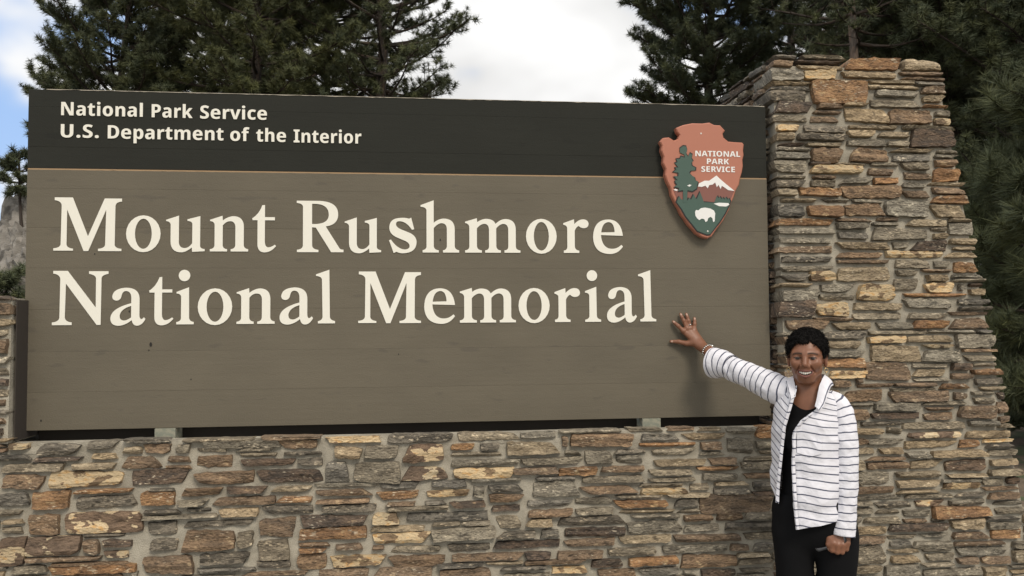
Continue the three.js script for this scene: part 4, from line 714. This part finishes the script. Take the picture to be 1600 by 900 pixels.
  mesh('undershirt', trimTo(surface(topField, [-0.18, 0.84, -0.15], [0.18, 1.46, 0.15], 0.006), (x, y, z) => (z > -0.03 ? 1.347 : 1.40) + Math.pow((x + 0.022) / 0.07, 2) * 0.052 - y), BLACK, woman);
  const legField = (x, y, z) => {
    const ax = Math.abs(x + 0.002);
    let d = egg(x, y, z, [-0.003, 0.945, -0.006], [0.156, 0.16, 0.112]);
    let l = bone(ax, y, z, [0.078, 0.86, 0], [0.072, 0.66, 0.004], 0.080, 0.0675); l = smin(l, bone(ax, y, z, [0.072, 0.66, 0.004], [0.078, 0.10, -0.008], 0.0675, 0.083), 0.03);
    d = smin(d, l, 0.03); d -= 0.003 * noise(x * 18, y * 6, z * 18) + 0.004 * noise(x * 7 + y * 9, y * 8 - x * 6, z * 7);
    return smax(smax(d, y - 1.02, 0.01), 0.045 - y, 0.008);
  };
  mesh('trousers', surface(legField, [-0.20, 0.02, -0.16], [0.20, 1.05, 0.16], 0.007), BLACK, woman);
  for (const s of [-1, 1]) mesh('shoe', surface((x, y, z) => smax(smin(egg(x, y, z, [s * 0.082, 0.045, -0.03], [0.040, 0.058, 0.062]), egg(x, y, z, [s * 0.09, 0.028, 0.085], [0.043, 0.036, 0.105]), 0.03), 0.0005 - y, 0.004), [s * 0.085 - 0.07, -0.01, -0.12], [s * 0.085 + 0.07, 0.12, 0.21], 0.006), std([0.012, 0.012, 0.013], 0.4), woman);
  // striped linen
  const PITCH = 0.0292, stripe = tex(512, (x, y) => { const w = 0.155, e = Math.abs(y - 0.5 + 0.012 * noise(x * 60, 3, 1)), k = 1 - smooth(e, w * 0.42, w * 0.62), g = 1 + 0.05 * noise(x * 220, y * 40, 2) + 0.03 * fbm(x * 8, y * 8, 5); return mix3(tone([0.72, 0.715, 0.76], g), tone([0.075, 0.082, 0.125], 1 + 0.25 * noise(x * 120, y * 30, 6)), k); }, true, THREE.RepeatWrapping);
  const crease = tex(512, (x, y) => 0.5 + 0.45 * fbm(x * 5, y * 4, 12, 5) + 0.25 * (1 - Math.abs(fbm(x * 7, y * 5, 17, 3)) * 4) * 0.5, false);
  crease.repeat.set(1, 0.11);
  const LINEN = new THREE.MeshPhysicalMaterial({ color: 0xffffff, map: stripe, roughness: 0.9, bumpMap: crease, bumpScale: 0.009, side: THREE.DoubleSide, sheen: 0.2 });
  const PLAIN = new THREE.MeshPhysicalMaterial({ color: col(0.70, 0.69, 0.725), roughness: 0.9, bumpMap: crease, bumpScale: 0.004, side: THREE.DoubleSide });
  const line = (y, ys, vs) => { if (y <= ys[0]) return vs[0]; for (let i = 1; i < ys.length; i++) if (y < ys[i]) return lerp(vs[i - 1], vs[i], (y - ys[i - 1]) / (ys[i] - ys[i - 1])); return vs[vs.length - 1]; };
  const xR = (y) => line(y, [0.90, 0.99, 1.157, 1.266, 1.31, 1.354, 1.40, 1.43], [-0.067, -0.076, -0.079, -0.072, -0.045, 0.012, 0.026, 0.032]) + 0.002 * noise(y * 24, 1);
  const xL = (y) => line(y, [0.97, 1.058, 1.20, 1.282, 1.36, 1.425], [-0.129, -0.1245, -0.108, -0.097, -0.074, -0.055]) + 0.002 * noise(y * 22, 5);
  const cloth = (x, y, z) => {
    const front = Math.max(Math.max(xL(y) - x, x - xR(y)), -(z + 0.01) * 2);
    const hem = z > -0.02 || x < -0.10 ? (x < -0.095 ? 0.982 + Math.abs(x + 0.129) * 1.9 : 0.905 + 0.25 * clamp(x + 0.067, 0, 0.15)) : 0.925;
    const neck = y > 1.36 ? Math.hypot(x + 0.014, (z + 0.012) * 0.95) - 0.060 : 1;
    return Math.min(front, y - hem - 0.003 * noise(x * 20, 3), neck);
  };
  const phase = (x, y, z) => { const s = x < -0.085 ? -(x + 0.085) * -0.95 : 0.12 * Math.max(0, x + 0.04) + 0.55 * smooth(y, 1.27, 1.44) * (x + 0.03) - 0.10 * Math.min(0, x + 0.04) * smooth(y, 1.05, 1.2); return y + s + 0.004 * noise(x * 14, y * 9, 2); };
  const shell = surface(shirtField, [-0.19, 0.86, -0.17], [0.19, 1.49, 0.17], 0.005);
  const shirt = mesh('shirt', uvBy(trimTo(shell, cloth), (x, y, z) => [(x + z * 0.6) / 0.4, phase(x, y, z) / PITCH]), LINEN, woman);
  const inset = (d) => (x, y, z) => shirtField(x, y, z) - d;
  // chest pocket
  mesh('pocket', uvBy(trimTo(surface(inset(0.0035), [-0.09, 1.16, 0.03], [0.06, 1.31, 0.17], 0.004), (x, y) => Math.min(x + 0.058, 0.030 - x, y - 1.178 - Math.max(0, 0.02 - Math.abs(x + 0.014) * 0.5) * -0.6 - 0.012, 1.280 - y)), (x, y, z) => [(x + z * 0.6) / 0.4, phase(x, y, z) / PITCH]), LINEN, shirt);
  // collar: a strip between two curves, folded over the neckline
  const strip = (name, A, B, mat, parent, uvs = (s, t) => [s, t]) => {
    const ca = new THREE.CatmullRomCurve3(A.map((q) => new THREE.Vector3(...q))), cb = new THREE.CatmullRomCurve3(B.map((q) => new THREE.Vector3(...q))), nu = 40, nv = 8, pos = [], uv = [], idx = [];
    for (let i = 0; i <= nu; i++) { const a = ca.getPoint(i / nu), b = cb.getPoint(i / nu); for (let j = 0; j <= nv; j++) { const t = j / nv, p = a.clone().lerp(b, t), o = p.clone().sub(new THREE.Vector3(-0.014, p.y, -0.01)).normalize(); p.addScaledVector(o, 0.007 * Math.sin(Math.PI * t) + 0.002 * noise(i * 0.4, j * 0.6, 3)); pos.push(p.x, p.y, p.z); uv.push(...uvs(i / nu, t)); } }
    for (let i = 0; i < nu; i++) for (let j = 0; j < nv; j++) { const a = i * (nv + 1) + j, b = a + nv + 1; idx.push(a, b, a + 1, b, b + 1, a + 1); }
    return mesh(name, geoOf(pos, idx, uv), mat, parent);
  };
  const cuv = (s, t) => [s * 0.8, 0.62 + t * 1.1];
  strip('collar', [[-0.012, 1.474, -0.078], [0.026, 1.477, -0.055], [0.046, 1.480, -0.015], [0.040, 1.470, 0.030], [0.026, 1.440, 0.062], [0.016, 1.396, 0.084], [0.008, 1.366, 0.098]], [[-0.012, 1.432, -0.098], [0.046, 1.432, -0.080], [0.078, 1.438, -0.020], [0.068, 1.436, 0.036], [0.056, 1.412, 0.072], [0.042, 1.374, 0.096], [0.026, 1.352, 0.112]], LINEN, shirt, cuv);
  strip('collar', [[-0.012, 1.474, -0.078], [-0.050, 1.475, -0.055], [-0.068, 1.472, -0.015], [-0.066, 1.458, 0.022], [-0.060, 1.430, 0.050], [-0.060, 1.398, 0.068]], [[-0.012, 1.432, -0.098], [-0.074, 1.436, -0.078], [-0.100, 1.448, -0.020], [-0.096, 1.448, 0.022], [-0.088, 1.420, 0.058], [-0.078, 1.385, 0.080]], LINEN, shirt, cuv);
  // front edge bands
  const onCloth = (x, y) => { let z = 0.16; for (let i = 0; i < 40; i++) { const d = shirtField(x, y, z); if (d < 0.0005) break; z -= Math.max(0.0005, d * 0.7); } return z; };
  for (const [f, w, ys] of [[xR, 0.014, [0.908, 0.96, 1.02, 1.08, 1.14, 1.20, 1.26, 1.30, 1.335]], [xL, -0.012, [0.99, 1.04, 1.10, 1.16, 1.22, 1.28, 1.34, 1.39]]]) {
    const A = ys.map((y) => [f(y), y, onCloth(f(y), y) + 0.003]), B = ys.map((y) => [f(y) + w, y, onCloth(f(y) + w, y) + 0.002]);
    strip('placket', A, B, LINEN, shirt, (s, t) => { const y = lerp(ys[0], ys[ys.length - 1], s), x = f(y) + w * t; return [0.1 + t * 0.05, phase(x, y, 0.1) / PITCH]; });
  }
  // sleeves: tubes along the arms with folds, open at the cuff
  const sleeve = (P, rad, amp, seed, from, name, squash) => {
    const cv = new THREE.CatmullRomCurve3(P.map((q) => new THREE.Vector3(...q)), false, 'centripetal'), nu = 90, nv = 40, L = cv.getLength(), fr = cv.computeFrenetFrames(nu, false), pos = [], uv = [], idx = [];
    const row = (i, inner) => { const t = i / nu, c = cv.getPointAt(t), N = fr.normals[i], B = fr.binormals[i]; for (let j = 0; j <= nv; j++) { const a = (j / nv) * 2 * Math.PI, cx = Math.cos(a), sy = Math.sin(a); let r = rad(t, a) + amp * (0.6 * noise(t * L * 26 + 0.9 * Math.sin(a + seed), cx * 1.1 + seed, sy * 1.1) + 0.6 * (0.35 - Math.abs(noise(t * L * 15 + cx * 0.8, sy * 1.4 + seed, cx * 1.2))) + 0.3 * noise(t * L * 60, cx * 2 + seed, sy * 2)); if (inner) r -= 0.004; const d = N.clone().multiplyScalar(cx).addScaledVector(B, sy).multiplyScalar(r); if (squash) d.y *= squash(t); pos.push(c.x + d.x, c.y + d.y, c.z + d.z); uv.push(j / nv * 0.8, (from + t * L + 0.0035 * Math.sin(a + 1) + 0.002 * noise(a * 2, t * 9, seed)) / PITCH); } };
    for (let i = 0; i <= nu; i++) row(i, false); for (let i = nu; i > nu - 22; i--) row(i, true);
    const rows = nu + 22; for (let i = 0; i < rows; i++) for (let j = 0; j < nv; j++) { const a = i * (nv + 1) + j, b = a + nv + 1; idx.push(a, b, a + 1, b, b + 1, a + 1); }
    return mesh(name, geoOf(pos, idx, uv), LINEN, shirt);
  };
  sleeve([[-0.070, 1.402, -0.015], [-0.118, 1.412, -0.030], [-0.20, 1.446, -0.078], [-0.280, 1.476, -0.128], [-0.352, 1.502, -0.183]], (t) => ramp(t, [0, 0.25, 0.6, 1], [0.056, 0.058, 0.052, 0.047]), 0.0075, 2, 0.0, 'sleeve');
  sleeve([[-0.318, 1.494, -0.158], [-0.352, 1.505, -0.184], [-0.400, 1.508, -0.215]], (t, a) => ramp(t, [0, 1], [0.052, 0.0655]), 0.004, 6, 0.012, 'cuff');
  sleeve([[0.052, 1.386, -0.016], [0.086, 1.368, -0.010], [0.109, 1.31, 0.006], [0.117, 1.22, 0.026], [0.118, 1.12, 0.040], [0.111, 1.00, 0.054], [0.100, 0.884, 0.064]], (t) => ramp(t, [0, 0.12, 0.25, 0.5, 0.85, 1], [0.036, 0.044, 0.044, 0.041, 0.039, 0.043]), 0.006, 9, 0.005, 'sleeve');
  // jewellery
  const SILVER = new THREE.MeshStandardMaterial({ color: col(0.62, 0.60, 0.56), metalness: 1, roughness: 0.25 }), GOLD = new THREE.MeshStandardMaterial({ color: col(0.75, 0.52, 0.25), metalness: 1, roughness: 0.3 });
  { const a = new THREE.Vector3(...ARM.E), b = new THREE.Vector3(...ARM.W), ax = b.clone().sub(a).normalize(), c = a.clone().lerp(b, 0.815), gs2 = []; for (let i = 0; i < 18; i++) { const g = new THREE.SphereGeometry(0.0034, 8, 6); g.scale(0.8, 1.2, 1.6); const w = (i / 18) * 6.283; g.rotateZ(w); g.translate(Math.cos(w) * 0.0268, Math.sin(w) * 0.0268, 0); gs2.push(g); } gs2.push(new THREE.CylinderGeometry(0.0085, 0.0085, 0.005, 16).rotateZ(Math.PI / 2).rotateY(Math.PI / 2).rotateX(0).translate(0, 0, 0).rotateX(Math.PI / 2).translate(0.0, 0.029, 0)); const m = mesh('bracelet', mergeGeometries(gs2), SILVER, woman); m.position.copy(c); m.quaternion.setFromUnitVectors(new THREE.Vector3(0, 0, 1), ax); }
  { const f = RH.fingers[2], a = new THREE.Vector3(...f[0]), b = new THREE.Vector3(...f[1]), g = mergeGeometries([new THREE.TorusGeometry(0.0098, 0.0016, 8, 20), new THREE.SphereGeometry(0.0036, 10, 8).translate(0, 0.0105, 0)]), m = mesh('ring', g, SILVER, woman); m.position.copy(a.clone().lerp(b, 0.45)); const zA = b.clone().sub(a).normalize(), yA = new THREE.Vector3(0.4495, 0, 0.8933).addScaledVector(zA, -zA.dot(new THREE.Vector3(0.4495, 0, 0.8933))).normalize(); m.quaternion.setFromRotationMatrix(new THREE.Matrix4().makeBasis(yA.clone().cross(zA), yA, zA)); }
  for (const s of [-1, 1]) { const m = mesh('earring', mergeGeometries([new THREE.TorusGeometry(0.0072, 0.0012, 8, 20), new THREE.SphereGeometry(0.0032, 8, 6).translate(0, -0.0085, 0)]), GOLD, woman); m.position.set(...fromHead(s * 0.0695, -0.047, -0.006)); m.rotation.y = HY + s * 0.5; }

  // folded glasses in the hanging hand
  const gl = thing('sunglasses', 'folded black sunglasses held in the lowered hand, against the black trousers', 'sunglasses');
  const frameM = std([0.012, 0.011, 0.011], 0.25), lensM = new THREE.MeshPhysicalMaterial({ color: col(0.02, 0.018, 0.018), roughness: 0.06, clearcoat: 1 });
  const rimShape = (w, h, r) => { const s = new THREE.Shape(); s.moveTo(-w + r, -h); s.lineTo(w - r, -h); s.quadraticCurveTo(w, -h, w, -h + r); s.lineTo(w, h - r); s.quadraticCurveTo(w, h, w - r, h); s.lineTo(-w + r, h); s.quadraticCurveTo(-w, h, -w, h - r); s.lineTo(-w, -h + r); s.quadraticCurveTo(-w, -h, -w + r, -h); return s; };
  const rims = [], ex = (s, d) => new THREE.ExtrudeGeometry(s, { depth: d, bevelEnabled: true, bevelThickness: 0.0006, bevelSize: 0.0006, bevelSegments: 2, curveSegments: 8 });
  for (const s of [-1, 1]) { const r = rimShape(0.027, 0.020, 0.015); r.holes.push(rimShape(0.0235, 0.0165, 0.013)); const g = ex(r, 0.003); g.translate(s * 0.034, 0, 0); rims.push(g); const l = new THREE.ExtrudeGeometry(rimShape(0.0238, 0.0168, 0.013), { depth: 0.0014, bevelEnabled: false }); l.translate(s * 0.034, 0, 0.0008); mesh('lens', l, lensM, gl); }
  { const b = new THREE.TorusGeometry(0.0085, 0.0022, 8, 14, Math.PI); b.translate(0, 0.004, 0.0015); rims.push(b); } mesh('frame', mergeGeometries(rims.map((g) => g.index ? g.toNonIndexed() : g)), frameM, gl);
  for (const s of [-1, 1]) { const g = new THREE.BoxGeometry(0.11, 0.0055, 0.0026, 8, 1, 1), p = g.attributes.position; for (let i = 0; i < p.count; i++) { const x = p.getX(i); if (x * -s > 0.028) p.setY(i, p.getY(i) - (x * -s - 0.028) * 0.55); } g.translate(s * 0.006, 0.012, -0.006 - (s > 0 ? 0.004 : 0)); g.computeVertexNormals(); mesh('temple', g, frameM, gl); mesh('hinge', new THREE.CylinderGeometry(0.0016, 0.0016, 0.006, 8), SILVER, gl).position.set(s * 0.0605, 0.012, -0.003); }
  const local = new THREE.Matrix4().compose(new THREE.Vector3(0.052, 0.858, 0.078), new THREE.Quaternion().setFromEuler(new THREE.Euler(-0.15, -0.25, 0.42)), new THREE.Vector3(1, 1, 1));
  local.premultiply(new THREE.Matrix4().compose(woman.position, woman.quaternion, new THREE.Vector3(1, 1, 1))); local.decompose(gl.position, gl.quaternion, gl.scale);
}
renderer.render(scene, camera);
